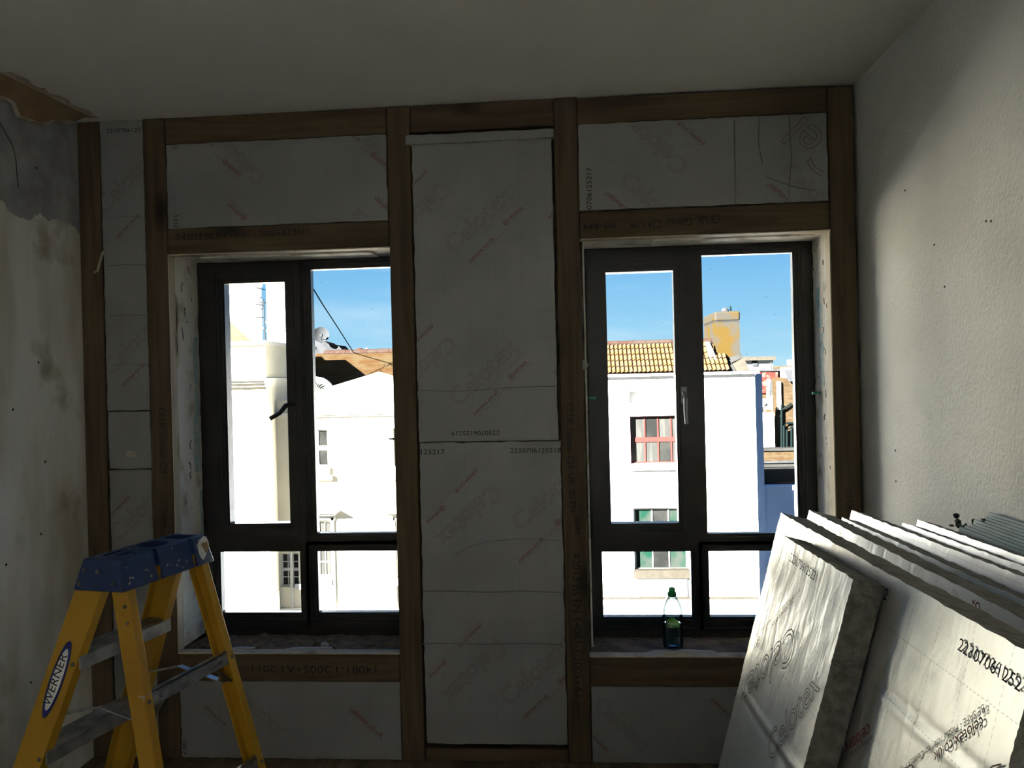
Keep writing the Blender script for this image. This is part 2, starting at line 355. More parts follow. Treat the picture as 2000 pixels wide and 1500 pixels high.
# ------------------------------------------------------------------ room shell
XL, XR, ZC, YB = -1.94, 1.04, 2.505, -6.0
WL = (-1.595, -.655, .40, 1.985)      # left and right window openings in the outer wall
WR = (.028, .952, .40, 1.985)
b = B(); b.box(XL-.3, XR+.3, YB-.3, .45, -.2, 0); struct('floor', b, 'floor')
b = B(); b.box(XL-.3, XR+.3, YB-.3, .06, ZC, ZC+.25); struct('ceiling', b, 'ceiling')
b = B(); b.box(XL-.3, XL, YB, .06, 0, ZC); struct('wall_left', b, 'left_wall', org=(0, 0, 0))
b = B(); b.box(XR, XR+.3, YB, .06, 0, ZC); struct('wall_right', b, 'white_wall')
WF = (-.85, .05, 1.15, 2.1)           # added opening in the unseen rear wall, lets sun in as fill light
b = B(); b.wall(XL-.3, XR+.3, 0, ZC, YB-.3, YB, [WF]); struct('wall_front', b, 'white_wall')
b = B(); b.wall(XL-.3, XR+.3, -.2, ZC+.25, .06, .36, [WL, WR]); struct('wall_back', b, 'masonry')
# the rest of our own terrace, above and below the room: it throws the shade over the street
b = B(); b.box(-16, 16, YB-.3, .36, ZC+.26, 6.2); b.box(-16, 16, YB-.3, .36, -6.3, -.21)
b.box(-16, XL-.31, YB-.3, .36, -.21, ZC+.26); b.box(XR+.31, 16, YB-.3, .36, -.21, ZC+.26); struct('wall_outer', b, 'brick')

def ragged(poly_yz, x0, x1):
    return B().prism([(x0, y, z) for y, z in poly_yz], (x1-x0, 0, 0))
def jag(a, c, n, amp, seed):
    r = random.Random(seed)
    return [(a[0]+(c[0]-a[0])*i/n+(r.uniform(-amp, amp) if 0 < i < n else 0), a[1]+(c[1]-a[1])*i/n) for i in range(n+1)]
# plaster linings of the window reveals (ragged edges, one hole broken through by the left window)
pts = jag((.052, .42), (.05, 1.52), 26, .004, 1) + [(.075, 1.55), (.088, 1.60), (.082, 1.66), (.094, 1.72), (.085, 1.77), (.07, 1.80), (.054, 1.83)] + jag((.05, 1.85), (.05, 1.975), 4, .002, 2) + jag((.25, 1.975), (.248, .42), 40, .006, 3)
ln = struct('trim_1', ragged(pts, -1.595, -1.583), 'reveal')
bp = B()
for y0, y1, z0, z1, s in ((.185, .235, 1.10, 1.66, 4), (.21, .245, .62, 1.02, 5), (.19, .225, .47, .6, 6)):
    bp.prism([(-1.5832, y, z) for y, z in jag((y0, z0), (y0+.012, z1), 14, .012, s)+jag((y1, z1), (y1, z0), 8, .003, s+9)], (.0012, 0, 0))
build('paint_patch', bp, 'blue_paint', ln, label='old pale blue paint showing through')
cr_ = B()
r = random.Random(12)
for k in range(16):
    y = r.uniform(.08, .235); z = r.uniform(.45, 1.95)
    cr_.tube([(-1.5828, y+r.uniform(-.006, .006)*j, z+j*r.uniform(.006, .02)) for j in range(r.choice((2, 3, 4)))], r.uniform(.0012, .0028), 4)
build('crack', cr_, 'masonry', ln, kind='stuff')
pts = jag((.05, .42), (.05, 1.975), 30, .002, 21) + jag((.25, 1.975), (.25, .42), 50, .009, 22)
rr = struct('trim_2', ragged(pts, .938, .950), 'reveal')
bp = B()
for y0, y1, z0, z1, s in ((.14, .20, 1.62, 1.78, 4), (.12, .17, 1.4, 1.6, 5)):
    bp.prism([(.9382, y, z) for y, z in jag((y0, z0), (y0+.012, z1), 10, .012, s)+jag((y1, z1), (y1, z0), 8, .006, s+9)], (-.0012, 0, 0))
build('paint_patch', bp, 'blue_paint', rr, label='old pale blue paint showing through')
cr_ = B()
for k in range(22):
    y = r.uniform(.07, .235); z = r.uniform(.8, 1.95)
    cr_.tube([(.9378, y+r.uniform(-.006, .006)*j, z+j*r.uniform(.004, .015)) for j in range(r.choice((2, 3)))], r.uniform(.0012, .0028), 4)
build('crack', cr_, 'masonry', rr, kind='stuff')
pts = jag((.06, .42), (.05, 1.975), 60, .012, 31) + [(.25, 1.975), (.25, .42)]
struct('trim_3', ragged(pts, .030, .036), 'reveal')
b = B(); b.box(-1.583, -.66, .05, .25, 1.972, 1.984); b.box(-1.5, -.8, .10, .22, 1.966, 1.972); struct('trim_4', b, 'reveal')
b = B(); b.box(.036, .938, .05, .25, 1.972, 1.984); b.box(.3, .9, .08, .2, 1.966, 1.972); struct('trim_5', b, 'reveal')

# torn lining paper hanging where ceiling meets left wall
def torn():
    low = [(-30, 178), (0, 187), (14, 190), (28, 196), (34, 212), (38, 226), (52, 229), (64, 233), (80, 241), (92, 237), (106, 233), (120, 235), (134, 234), (145, 238)]
    b = B(); up_, mid, dn = [], [], []
    for i, (px, py) in enumerate(low):
        q = at(px, py, x=-1.915); y = min(q.y, -.01)
        dn.append(V((-1.915, y, q.z))); k = i/(len(low)-1)
        up_.append(V((-1.872+.02*k, y+.02, ZC-.001))); mid.append(V((-1.885+.01*k, y+.005, (q.z+ZC)/2+.008)))
    n = len(low)
    dn2 = [p+V((.006, 0, -.010-.006*math.sin(i*2.3))) for i, p in enumerate(dn)]
    up2 = [p+V((.035+.012*math.sin(i*1.9), 0, -.0005)) for i, p in enumerate(up_)]
    rows = [up2, up_, mid, dn, dn2, [p+V((-.02, 0, .004)) for p in dn2]]
    vs = [p for r_ in rows for p in r_]
    fs, mi = [], []
    for j, mm in enumerate((1, 0, 0, 1, 1)):
        for i in range(n-1): fs.append((j*n+i, j*n+i+1, (j+1)*n+i+1, (j+1)*n+i)); mi.append(mm)
    b.add(vs, fs, mi); return b
struct('trim_6', torn(), ['paper', 'paper_edge'], smooth=True, angle=60)
# fine cracks and old nail holes in the side walls
b = B()
b.tube([at(px, py, x=-1.9395) for px, py in ((0, 240), (12, 262), (25, 285), (31, 312), (33, 340), (36, 365))], .0016, 5)
wl = bpy.data.objects['wall_left']; build('crack', b, 'black_ink', wl)
for px, py in ((75, 708), (71, 328), (25, 800), (88, 902), (80, 1043), (12, 1103), (60, 1333)):
    q = at(px, py, x=-1.94); build('nail_hole', B().tube([q+V((-.001, 0, 0)), q+V((.0012, 0, 0))], .0045, 7), 'black_ink', wl)
wr = bpy.data.objects['wall_right']
for px, py in ((1768, 372), (1926, 432), (1936, 432), (1750, 940), (1749, 880), (1825, 478), (1845, 560)):
    q = at(px, py, x=1.04); build('nail_hole', B().tube([q+V((.001, 0, 0)), q+V((-.0012, 0, 0))], .0035, 7), 'black_ink', wr)

# ------------------------------------------------------------------ windows
def window(name, x0, x1, z0, z1, cas, fix, ll, lr, sash):
    yi, yo = .25, .31
    b = B().wall(x0, x1, z0, z1, yi, yo, [sash, fix, ll, lr])
    root = tag(build(name, b, 'frame'), kind='structure')
    def bead(h, y, par):
        g = B()
        for d0, d1, ya in ((-.002, .010, y+.004), (.010, .018, y+.014)):
            g.wall(h[0]+d0, h[1]-d0, h[2]+d0, h[3]-d0, ya, yo-.012, [(h[0]+d1, h[1]-d1, h[2]+d1, h[3]-d1)])
        g.wall(h[0]-.026, h[1]+.026, h[2]-.026, h[3]+.026, y-.006, y+.002, [(h[0]-.012, h[1]+.012, h[2]-.012, h[3]+.012)])
        return build('glazing_bead', g, 'frame', par)
    def grow(h, d): return (h[0]-d, h[1]+d, h[2]-d, h[3]+d)
    for h in (fix, ll, lr):
        bead(h, yi, root); k = grow(h, -.012)
        build('pane', B().box(k[0], k[1], .288, .294, k[2], k[3]), 'glass', root)
    s = build('sash', B().wall(sash[0]-.008, sash[1]+.008, sash[2]-.008, sash[3]+.008, yi-.020, yi-.002, [cas]).wall(sash[0]+.003, sash[1]-.003, sash[2]+.003, sash[3]-.003, yi-.002, yo-.004, [cas]), 'frame', root)
    bead(cas, yi-.018, s); k = grow(cas, -.012); build('pane', B().box(k[0], k[1], .284, .290, k[2], k[3]), 'glass', s)
    g = B().box(x0-.004, x1+.004, yi-.012, yi, z0-.002, z0+.03); build('cill', g, 'frame', root)
    return root, s
gl = .018
def op(x0, x1, z0, z1): return (x0-gl, x1+gl, z0-gl, z1+gl)
w1, s1 = window('window_1', -1.595, -.655, .400, 1.985, op(-1.466, -1.207, .875, 1.881), op(-1.10, -.745, .828, 1.930), op(-1.519, -1.176, .497, .753), op(-1.10, -.745, .497, .753), (-1.545, -1.145, .803, 1.945))
w2, s2 = window('window_2', .028, .952, .400, 1.985, op(.123, .392, .859, 1.873), op(.508, .864, .812, 1.931), op(.083, .438, .476, .741), op(.510, .864, .476, .741), (.052, .462, .790, 1.935))
w3 = struct('added_fill_window', B().wall(WF[0], WF[1], WF[2], WF[3], YB-.22, YB-.16, [(WF[0]+.07, -.40, WF[2]+.08, WF[3]-.08), (-.35, WF[1]-.07, WF[2]+.08, WF[3]-.08)]), 'white_frame')  # added window behind the camera, there only to brighten the room
for a, c in ((WF[0]+.07, -.40), (-.35, WF[1]-.07)): build('pane', B().box(a, c, YB-.193, YB-.187, WF[2]+.08, WF[3]-.08), 'glass', w3)
hb = B()
p0 = at(571, 790, y=.215); p1 = at(527, 818, y=.17)
hb.tube([p0+V((.0, .02, 0)), p0+V((0, -.012, .002)), p0+V((-.018, -.03, -.004)), p0*.45+p1*.55+V((0, -.005, -.004)), p1], [.012, .011, .010, .0085, .009], 8)
hb.box(p0.x-.012, p0.x+.012, .222, .234, p0.z-.035, p0.z+.035)
build('handle', hb, 'frame', s1, smooth=True)
ps = B()
for a, c, wd in (((398, 546), (397, 572), .0035), ((397, 575), (398, 584), .002)):
    ps.bar(at(*a, y=.249), at(*c, y=.249), wd*2, .002, (0, 1, 0))
build('paint_streak', ps, 'white_paint', w1, label='white paint drip on the dark frame')
hb = B(); q = at(1336, 768, y=.222); e_ = at(1341, 828, y=.19)
hb.box(q.x-.011, q.x+.011, .222, .233, q.z-.04, q.z+.025)
hb.tube([q+V((0, .01, 0)), q+V((0, -.022, 0)), q+V((.001, -.034, -.02)), q*.4+e_*.6+V((0, -.004, 0)), e_], [.009, .009, .009, .0085, .0075], 8)
build('handle', hb, 'handle_grey', s2, smooth=True)

# ------------------------------------------------------------------ timber framing
GS = 'timber framing on the window wall'
def timber(name, x0, x1, z0, z1, label, cat, y0=0.0, y1=.048, m=None):
    b = B().box(x0, x1, y0, y1, z0, z1); m = m or ('wood_v' if z1-z0 > x1-x0 else 'wood_h')
    o = tag(build(name, b, m), label, cat, GS)
    md = o.modifiers.new('bevel', 'BEVEL'); md.width = .003; md.segments = 2; return o
S1 = timber('timber_stud', -1.939, -1.850, .002, ZC-.002, 'dark upright timber stud against the left plaster wall, leftmost of the row', 'timber stud', m='wood_v')
S2 = timber('timber_stud', -1.670, -1.583, .002, ZC-.002, 'dark upright timber stud along the left side of the left window, behind the stepladder', 'timber stud')
S3 = timber('timber_stud', -.703, -.615, .002, ZC-.002, 'dark upright timber stud between the left window and the tall middle foil board', 'timber stud')
S4 = timber('timber_stud', -.066, .020, .002, ZC-.002, 'stamped dark upright timber stud between the tall middle foil board and the right window', 'timber stud')
S5 = timber('timber_stud', .935, 1.026, .002, ZC-.012, 'upright timber stud in the right corner, rightmost of the row', 'timber stud')
timber('top_rail', -1.581, -.705, 2.400, ZC-.004, 'dark timber rail under the ceiling above the left window', 'timber rail')
timber('top_rail', -.613, -.068, 2.400, ZC-.004, 'timber rail under the ceiling above the tall middle foil board', 'timber rail')
timber('top_rail', .022, .933, 2.402, ZC-.008, 'timber rail under the ceiling above the right window', 'timber rail')
HL = timber('window_header', -1.581, -.705, 1.971, 2.068, 'dark stamped timber header directly over the left window opening', 'timber header')
HR = timber('window_header', .022, .933, 1.973, 2.072, 'stamped timber header directly over the right window opening', 'timber header')
RL = timber('sill_rail', -1.581, -.705, .304, .409, 'timber sill rail under the left window, behind the ladder', 'timber rail')
RR = timber('sill_rail', .022, .933, .292, .400, 'timber sill rail under the right window, below the water bottle', 'timber rail')
timber('floor_plate', -.613, -.068, .002, .050, 'dark timber plate on the floor under the tall middle foil board', 'timber rail', .006)
M['pale_strip'] = wood('pale_strip_wood', (.50, .42, .30), (.66, .57, .43), 2)  # for thin strips added over the dark timber edges, in a paler tone
def lining(x0, x1, z0, z1, label): tag(build('added_strip', B().box(x0, x1, .0005, .0475, z0, z1), 'pale_strip'), label, 'timber lining', 'added pale strips lining the window openings')
lining(-1.5828, -1.5788, .414, 1.966, 'added pale upright strip lining the left side of the left window opening')
lining(-1.5828, -.7035, .4095, .4135, 'added pale flat strip on the sill rail of the left window')
lining(-1.5828, -.7035, 1.9665, 1.9705, 'added pale strip under the header of the left window')
lining(.9308, .9348, .405, 1.968, 'added pale upright strip lining the right side of the right window opening')
lining(.0205, .9348, .4005, .4045, 'added pale flat strip on the sill rail of the right window')
lining(.0205, .9348, 1.9685, 1.9725, 'added pale strip under the header of the right window')
YN = V((0, -1, 0))
def wr_(o, s, a, c, ink, y=0., **k): write(o, s, at(*a, y=y), at(*c, y=y), YN, ink, **k)
wr_(HL, '0 42013 BS EN 14081-1:2005+A1:2011', (343, 470), (602, 459), 'grade_stamp')
wr_(HR, 'CE UK  Gilmour C24', (1405, 419), (1266, 432), 'grade_stamp', hf=1.5)
wr_(HR, 'UK   BS EN', (1258, 434), (1140, 438), 'grade_stamp', hf=.62)
wr_(HR, 'UPPPP', (1174, 437), (1142, 439), 'grade_stamp')
wr_(S4, 'CE UK  Gilmour C24', (1107, 788), (1108, 915), 'grade_stamp', hf=1.3)
wr_(S4, 'UK  BS EN', (1110, 925), (1114, 1000), 'grade_stamp')
wr_(S4, 'UPPPP', (1121, 1008), (1124, 1045), 'grade_stamp')
wr_(S4, '42013 BS EN 14081-1:2005+A1', (1118, 1080), (1122, 1360), 'grade_stamp')
wr_(S2, 'CE UK  Gilmour C24', (310, 797), (314, 925), 'grade_stamp', hf=1.3)
wr_(S2, 'UPPPP', (318, 1003), (319, 1034), 'grade_stamp')
wr_(RL, '14081-1:2005+A1:2011', (735, 1301), (492, 1299), 'grade_stamp', hf=.75)
wr_(S5, 'CE UK', (1651, 958), (1653, 998), 'grade_stamp', hf=1.2)

# ------------------------------------------------------------------ insulation boards set between the studs
GP = 'foil-faced insulation boards fitted in the frame'
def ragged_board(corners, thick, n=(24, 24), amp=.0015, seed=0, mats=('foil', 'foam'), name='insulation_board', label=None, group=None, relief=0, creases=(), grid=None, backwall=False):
    """front face from four corners (tl, tr, br, bl), slightly uneven cut edges, thickness vector"""
    tl, tr, br, bl = [V(c) for c in corners]; tv = V(thick); r = random.Random(seed)
    ex = (tr-tl).normalized(); nn = -tv.normalized(); ez = ex.cross(nn) if ex.cross(nn).dot(tl-bl) > 0 else -ex.cross(nn)
    L, Hh = (tr-tl).length, (tl-bl).length
    nx, nz = grid or (max(4, int(L/.03)), max(4, int(Hh/.03)))
    jt = [[r.uniform(-amp, amp) for _ in range(max(nx, nz)+1)] for _ in range(4)]
    b = B(); vs = []; uvs = []
    def dz(u, v):
        h = 0
        if relief: h += relief*(math.sin(u*37+3*math.sin(v*11))*math.sin(v*29+2*math.sin(u*17))*.5+.5*math.sin(u*90+5*math.sin(v*23)))
        for (u0, v0, u1, v1, wd, dp) in creases:
            d = V((u1-u0, v1-v0)); q = V((u-u0, v-v0)); t = max(0, min(1, q.dot(d)/d.length_squared)); e = (q-d*t).length
            h -= dp*math.exp(-(e/wd)**2)
        return h
    for j in range(nz+1):
        for i in range(nx+1):
            a, c = i/nx, j/nz
            p = (bl*(1-a)+br*a)*(1-c)+(tl*(1-a)+tr*a)*c
            if j == 0: p = p+ez*jt[0][i]
            if j == nz: p = p+ez*jt[1][i]
            if i == 0: p = p+ex*jt[2][j]
            if i == nx: p = p+ex*jt[3][j]
            vs.append(p+nn*dz(a*L, c*Hh)); uvs.append((a*L+seed*.037, c*Hh+seed*.021))
    ix = lambda i, j: j*(nx+1)+i
    fs = [(ix(i, j), ix(i+1, j), ix(i+1, j+1), ix(i, j+1)) for j in range(nz) for i in range(nx)]
    q0 = V(vs[fs[0][1]])-V(vs[fs[0][0]]); q1 = V(vs[fs[0][3]])-V(vs[fs[0][0]])
    flip = q0.cross(q1).dot(nn) < 0
    if flip: fs = [f[::-1] for f in fs]
    b.add(vs, fs, 0, [[uvs[k] for k in f] for f in fs])
    loop = [ix(i, 0) for i in range(nx)]+[ix(nx, j) for j in range(nz)]+[ix(i, nz) for i in range(nx, 0, -1)]+[ix(0, j) for j in range(nz, 0, -1)]
    fr = [V(vs[k]) for k in loop]; bk = [p+tv+ex*r.uniform(-amp, amp)*.5+ez*r.uniform(-amp, amp)*.5 for p in fr]; m = len(fr)
    sd = [(i, m+i, m+(i+1) % m, (i+1) % m) for i in range(m)]
    bf = tuple(range(2*m-1, m-1, -1))
    if flip: sd = [f[::-1] for f in sd]; bf = bf[::-1]
    b.add(fr+bk, sd+[bf], [1]*m+[0], [[(0, 0)]*4]*m+[[(0, 0)]*m])
    o = build(name, b, list(mats), smooth=bool(relief or creases), angle=35)
    tag(o, label, 'insulation board', group); return o, ex, ez, nn, L, Hh
def panel(x0, x1, z0, z1, label, seed, y=.004, t=.05, amp=.0018, group=GP):
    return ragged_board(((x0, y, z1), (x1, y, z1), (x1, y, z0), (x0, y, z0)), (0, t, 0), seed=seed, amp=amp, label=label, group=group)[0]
P1a = panel(-1.846, -1.674, 1.366, 2.500, 'long upper foil board in the narrow column left of the left window', 1)
P1b = panel(-1.845, -1.674, 1.137, 1.361, 'short square foil board with a round stain in the narrow left column', 2, .006)
P1c = panel(-1.845, -1.674, .004, 1.132, 'long lower foil board in the narrow left column, behind the stepladder', 3)
P2 = panel(-1.579, -.708, 2.072, 2.399, 'wide foil board above the left window', 4)
P3 = panel(-.608, -.078, 1.2205, 2.352, 'upper one of the two tall foil boards between the windows', 5, .002)
P4 = panel(-.606, -.070, .072, 1.2165, 'lower one of the two tall foil boards between the windows', 6, -.004, amp=.003)
P3s = panel(-.628, -.068, 2.353, 2.386, 'narrow foil-faced offcut strip on top of the upper middle board', 7, -.012, .045)
P5 = panel(.024, .931, 2.079, 2.400, 'wide creased foil board above the right window', 8)
P6 = panel(-1.579, -.706, .004, .302, 'wide dark foil board under the left window by the floor', 9)
P7 = panel(.024, .931, .004, .290, 'wide dark foil board under the right window by the floor', 10)
# creases in the foil
def crease(o, pts, y, wd=.0022):
    q = [at(*p, y=y-.0008) for p in pts]; b = B(); b.tube(q, wd, 5); build('crease', b, 'foil', o)
for py in (425, 519, 616, 713): crease(P1a, [(205+(py-240)*.025, py+1), (240, py-1+random.uniform(-2, 2)), (278+(py-240)*.027, py-1)], .004, .0016)
for yy in (1155, 1257): crease(P4, [(826, yy), (880, yy-1), (950, yy+1), (1020, yy-1), (1100, yy+2)], -.004, .0028)
crease(P4, [(888, 1085), (915, 1068), (950, 1058), (1010, 1052), (1098, 1056)], -.004, .0014)
crease(P3, [(815, 763), (900, 764), (1000, 757), (1086, 754)], .002, .0016)
for a in ([(1434, 236), (1435, 300), (1437, 380), (1436, 398)], [(1483, 228), (1481, 280), (1489, 320)], [(1541, 226), (1543, 270), (1546, 310), (1542, 350), (1541, 385)], [(1496, 345), (1530, 358), (1555, 366), (1590, 372)]): crease(P5, a, .004, .0026)
q = at(256, 887, y=.006); st = B(); st.prism([q+V((.022*math.cos(k*PI/7), -.0012, .014*math.sin(k*PI/7))) for k in range(14)], (0, .001, 0)); build('stain', st, 'foam', P1b, label='round yellowish glue stain')
# lettering printed on the boards
def put(o, y, s, a, c, ink='red_lettering', **k):
    bb = [V(q) for q in o.bound_box]; org = o.location
    lo = org+V((min(q.x for q in bb), 0, min(q.z for q in bb))); hi = org+V((max(q.x for q in bb), 0, max(q.z for q in bb)))
    cl = lambda p: lo.x+.003 < p.x < hi.x-.003 and lo.z+.003 < p.z < hi.z-.003
    wr_(o, s, a, c, ink, y, clip=cl, **k)
SAFE = 'BE SAFE - Please refer to Celotex Health & Safety and Material Safety'
OUT = dict(ink='outline_lettering', outline=.013); SM = dict(ink='small_print')
def zz(z, sx, ox, oy): return (ox+z[0]/sx, oy+z[1]/sx)
def on(o, y, sx, ox, oy, rows):
    for s, a, c, k in rows: put(o, y, s, zz(a, sx, ox, oy), zz(c, sx, ox, oy), **k)
SER = dict(ink='serial_number', hf=.85)
on(P5, .004, 3.2258, 1080, 150, [('celotex.co.uk', (955, 418), (790, 277), {}), (SAFE[:22], (972, 412), (812, 272), SM), ('Celotex', (862, 548), (470, 205), OUT), ('SAINT', (762, 345), (640, 235), OUT),
    ('Celotex', (415, 668), (790, 985), OUT), ('celotex.co.uk', (333, 742), (520, 892), {}), (SAFE[:26], (312, 742), (520, 905), SM), ('SAINT', (512, 830), (620, 915), OUT),
    ('celotex.co.uk', (1357, 685), (1540, 835), {}), (SAFE[:26], (1333, 688), (1540, 852), SM), ('Celotex', (1432, 610), (1800, 920), OUT), ('SAINT', (1545, 770), (1650, 855), OUT), ('Cel', (1880, 520), (1580, 250), OUT),
    ('2230706125217', (243, 912), (243, 572), SER)])
on(P2, .004, 3, 300, 200, [('@celotex', (402, 348), (508, 433), {}), (SAFE[-22:], (352, 300), (500, 452), SM), ('co.uk', (270, 205), (345, 268), {}), ('Celotex', (660, 440), (400, 170), OUT),
    ('@celotex', (1268, 305), (1388, 400), {}), (SAFE[-22:], (1215, 262), (1370, 410), SM), ('co.uk', (1150, 195), (1208, 232), {}), ('Celotex', (1480, 400), (1240, 190), OUT), ('@celotex', (545, 680), (440, 588), {}), (SAFE[-20:], (600, 712), (450, 565), SM),
    ('Celotex', (600, 900), (375, 690), OUT), ('@celotex', (1410, 650), (1300, 548), {}), (SAFE[-20:], (1450, 672), (1310, 535), SM), ('Celotex', (1480, 870), (1195, 610), OUT), ('5216', (120, 660), (120, 740), SER), ('22', (116, 238), (116, 275), SER)])
on(P3, .002, 3.3333, 750, 200, [('Celotex', (455, 990), (845, 615), OUT), ('SAINT-GOBAIN', (650, 868), (882, 640), OUT), ('celotex.co.uk', (565, 1048), (718, 890), {}), ('@celotex', (785, 802), (905, 690), {}), (SAFE, (572, 1070), (922, 692), SM),
    ('celotex.co.uk', (272, 440), (130, 585), {}), (SAFE[:9], (262, 422), (215, 470), SM), ('Celotex', (375, 505), (30, 850), OUT), ('celotex', (1172, 640), (1065, 748), {})])
on(P3, .002, 3.3333, 750, 600, [('Celotex', (485, 655), (880, 275), OUT), ('SAINT-GOBAIN', (680, 540), (912, 312), OUT), ('celotex.co.uk', (595, 708), (748, 552), {}), ('@celotex', (820, 472), (935, 360), {}), (SAFE, (605, 732), (952, 365), SM),
    ('celotex.co.uk', (312, 112), (165, 255), {}), (SAFE[:9], (308, 92), (255, 145), SM), ('Celotex', (415, 180), (70, 520), OUT), ('celotex', (1202, 320), (1095, 422), {}), ('2230706125219', (752, 803), (440, 808), SER)])
on(P4, -.004, 3.3333, 750, 600, [('2230706125218', (822, 948), (1150, 946), SER), ('6125217', (205, 958), (395, 958), SER), ('celotex.co.uk', (602, 1048), (458, 1200), {}), ('@celotex', (388, 1288), (272, 1395), {}), (SAFE, (600, 1030), (265, 1372), SM),
    ('Celotex', (705, 1140), (330, 1500), OUT), ('Celotex', (895, 1460), (1290, 1080), OUT), ('@celotex', (1120, 1422), (1240, 1310), {}), ('Material Safety', (1060, 1500), (1170, 1390), SM)])
on(P4, -.004, 3.3333, 750, 1050, [('celotex.co.uk', (890, 162), (1045, 10), {}), (SAFE, (885, 185), (1190, -110), SM), ('celotex.co.uk', (628, 555), (482, 705), {}), ('@celotex', (398, 795), (292, 900), {}), (SAFE, (622, 535), (275, 890), SM),
    ('Celotex', (735, 650), (370, 1020), OUT), ('Celotex', (815, 1100), (1210, 730), OUT), ('celotex.co.uk', (915, 1182), (1072, 1030), {}), ('@celotex', (1140, 955), (1250, 850), {}), (SAFE, (922, 1200), (1270, 860), SM), ('SAINT-GOBAIN', (985, 995), (1220, 765), OUT)])
on(P1a, .004, 3, 0, 150, [('celotex.co.uk', (690, 948), (820, 815), {}), (SAFE[:30], (702, 962), (835, 830), SM), ('223070612521', (625, 330), (860, 322), SER), ('Celotex', (620, 810), (920, 470), OUT)])
on(P1a, .004, 3, 0, 550, [('celotex.co.uk', (722, 618), (853, 487), {}), (SAFE[:30], (735, 632), (868, 500), SM), ('Celotex', (655, 555), (960, 235), OUT)])
on(P1c, .004, 3, 0, 550, [('celotex.co.uk', (752, 1252), (615, 1395), {}), (SAFE[:22], (745, 1228), (640, 1335), SM), ('Celotex', (690, 1530), (1010, 1210), OUT)])
on(P6, .004, 3, 0, 1000, [('celotex.co.uk', (1192, 1140), (1322, 1258), {}), (SAFE[:26], (1188, 1165), (1330, 1300), SM), ('celotex.co.uk', (1390, 1340), (1520, 1460), {}), ('celotex.co.uk', (2045, 1158), (2235, 1325), {}), (SAFE[:26], (2040, 1175), (2235, 1345), SM), ('Celotex', (1350, 1060), (1640, 1320), OUT), ('22307', (1090, 1450), (1095, 1320), SER)])
on(P7, .004, 4.285, 1140, 1150, [('celotex.co.uk', (1062, 935), (1285, 1130), {}), (SAFE[:30], (1032, 940), (1280, 1160), SM), ('@celotex', (65, 1240), (192, 1362), {}), ('Celotex', (70, 985), (500, 1370), OUT), ('Celotex', (1180, 820), (1600, 1200), OUT)])

# ------------------------------------------------------------------ boards leaning on the right wall
GB = 'cut insulation boards leaning on the right wall'
def lean(name_label, xt, y0, y1, z0t, z1t, t, tan, bottom, seed, group=GB, cut=None, **k):
    """front face towards the left; y0 far end, y1 near end; tops at z0t/z1t"""
    tl, tr = V((xt, y0, z0t)), V((xt, y1, z1t))
    tr.x += tan*(z1t-z0t); bl, br = V((xt-tan*(z0t-bottom), y0, bottom)), V((xt-tan*(z0t-bottom), y1, bottom))
    n = V((-1, 0, tan)).normalized()          # face normal: left and up
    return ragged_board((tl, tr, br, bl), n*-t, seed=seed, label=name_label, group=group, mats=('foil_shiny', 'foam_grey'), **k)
B2 = lean('large shiny foil board leaning right behind the small front one, serial number near its top', .538, -.83, -2.06, 1.0735, 1.100, .075, .262, .022, 32, relief=.0007, amp=.0015, grid=(50, 190),
          creases=((.74, .908, 1.3, .928, .010, .0014), (.74, .892, 1.3, .912, .009, -.0012), (.99, 1.0, 1.02, 1.08, .008, -.0015), (1.06, .99, 1.08, 1.06, .010, .0015), (.80, .99, .99, .985, .01, .001)))
B1 = lean('small thick foil board at the front of the leaning stack', .474, -1.11, -1.60, 1.068, 1.083, .056, .275, .024, 31, relief=.0006, amp=.0014, grid=(26, 190),
          creases=((-.02, .700, .5, .722, .010, -.0022), (-.02, .684, .5, .706, .009, .0014), (-.02, .42, .5, .43, .01, -.002)))
B3 = lean('second large foil board in the leaning stack, printed letters on its top edge strip', .660, -.655, -1.98, 1.052, 1.072, .074, .262, .022, 33, relief=.0012, amp=.0015, grid=(60, 20))
B4 = lean('third large foil board in the leaning stack', .748, -.670, -1.95, 1.033, 1.058, .05, .262, .016, 34, relief=.001, amp=.0015, grid=(50, 16))
B5 = lean('fourth large foil board in the leaning stack, its far end nearest the window wall', .812, -.555, -1.9, 1.034, 1.072, .048, .262, .016, 35, relief=.001, amp=.0015, grid=(50, 16))
B6 = lean('fifth foil board in the leaning stack, a thin one', .872, -.787, -1.9, 1.037, 1.070, .036, .262, .012, 36, relief=.001, amp=.0015, grid=(50, 16))
B7 = lean('rearmost foil board in the leaning stack, next to the teal sheets', .920, -.765, -1.9, 1.041, 1.066, .042, .262, .012, 37, relief=.001, amp=.0015, grid=(50, 16))
def face(bd):
    """pixel -> point on that leaning board's front face"""
    o, ex, ez, n, L, Hh = bd
    p0 = V(o['p0']); 
    def f(px, py):
        d = RX*((px-1000)/F) - UX*((py-750)/F) + fw
        return CAM + d*((p0-CAM).dot(n)/d.dot(n))
    return f
for bd, xt, y0, z0t in ((B1, .474, -1.11, 1.068), (B2, .538, -.83, 1.0735), (B3, .66, -.655, 1.052)): bd[0]['p0'] = (xt, y0, z0t)
def put2(bd, sx, ox, oy, rows, xmax):
    f = face(bd); o, ex, ez, n, L, Hh = bd; p0 = V(o['p0'])
    cl = lambda p: .006 < (p-p0).dot(ex) < L-.006 and (p-p0).dot(ez) < -.006
    for s, a, c, k in rows: write(o, s, f(*zz(a, sx, ox, oy)), f(*zz(c, sx, ox, oy)), n, clip=cl, lift=.003, **({'ink': 'red_lettering'} | k))
K6 = (2.727, 1400, 950)
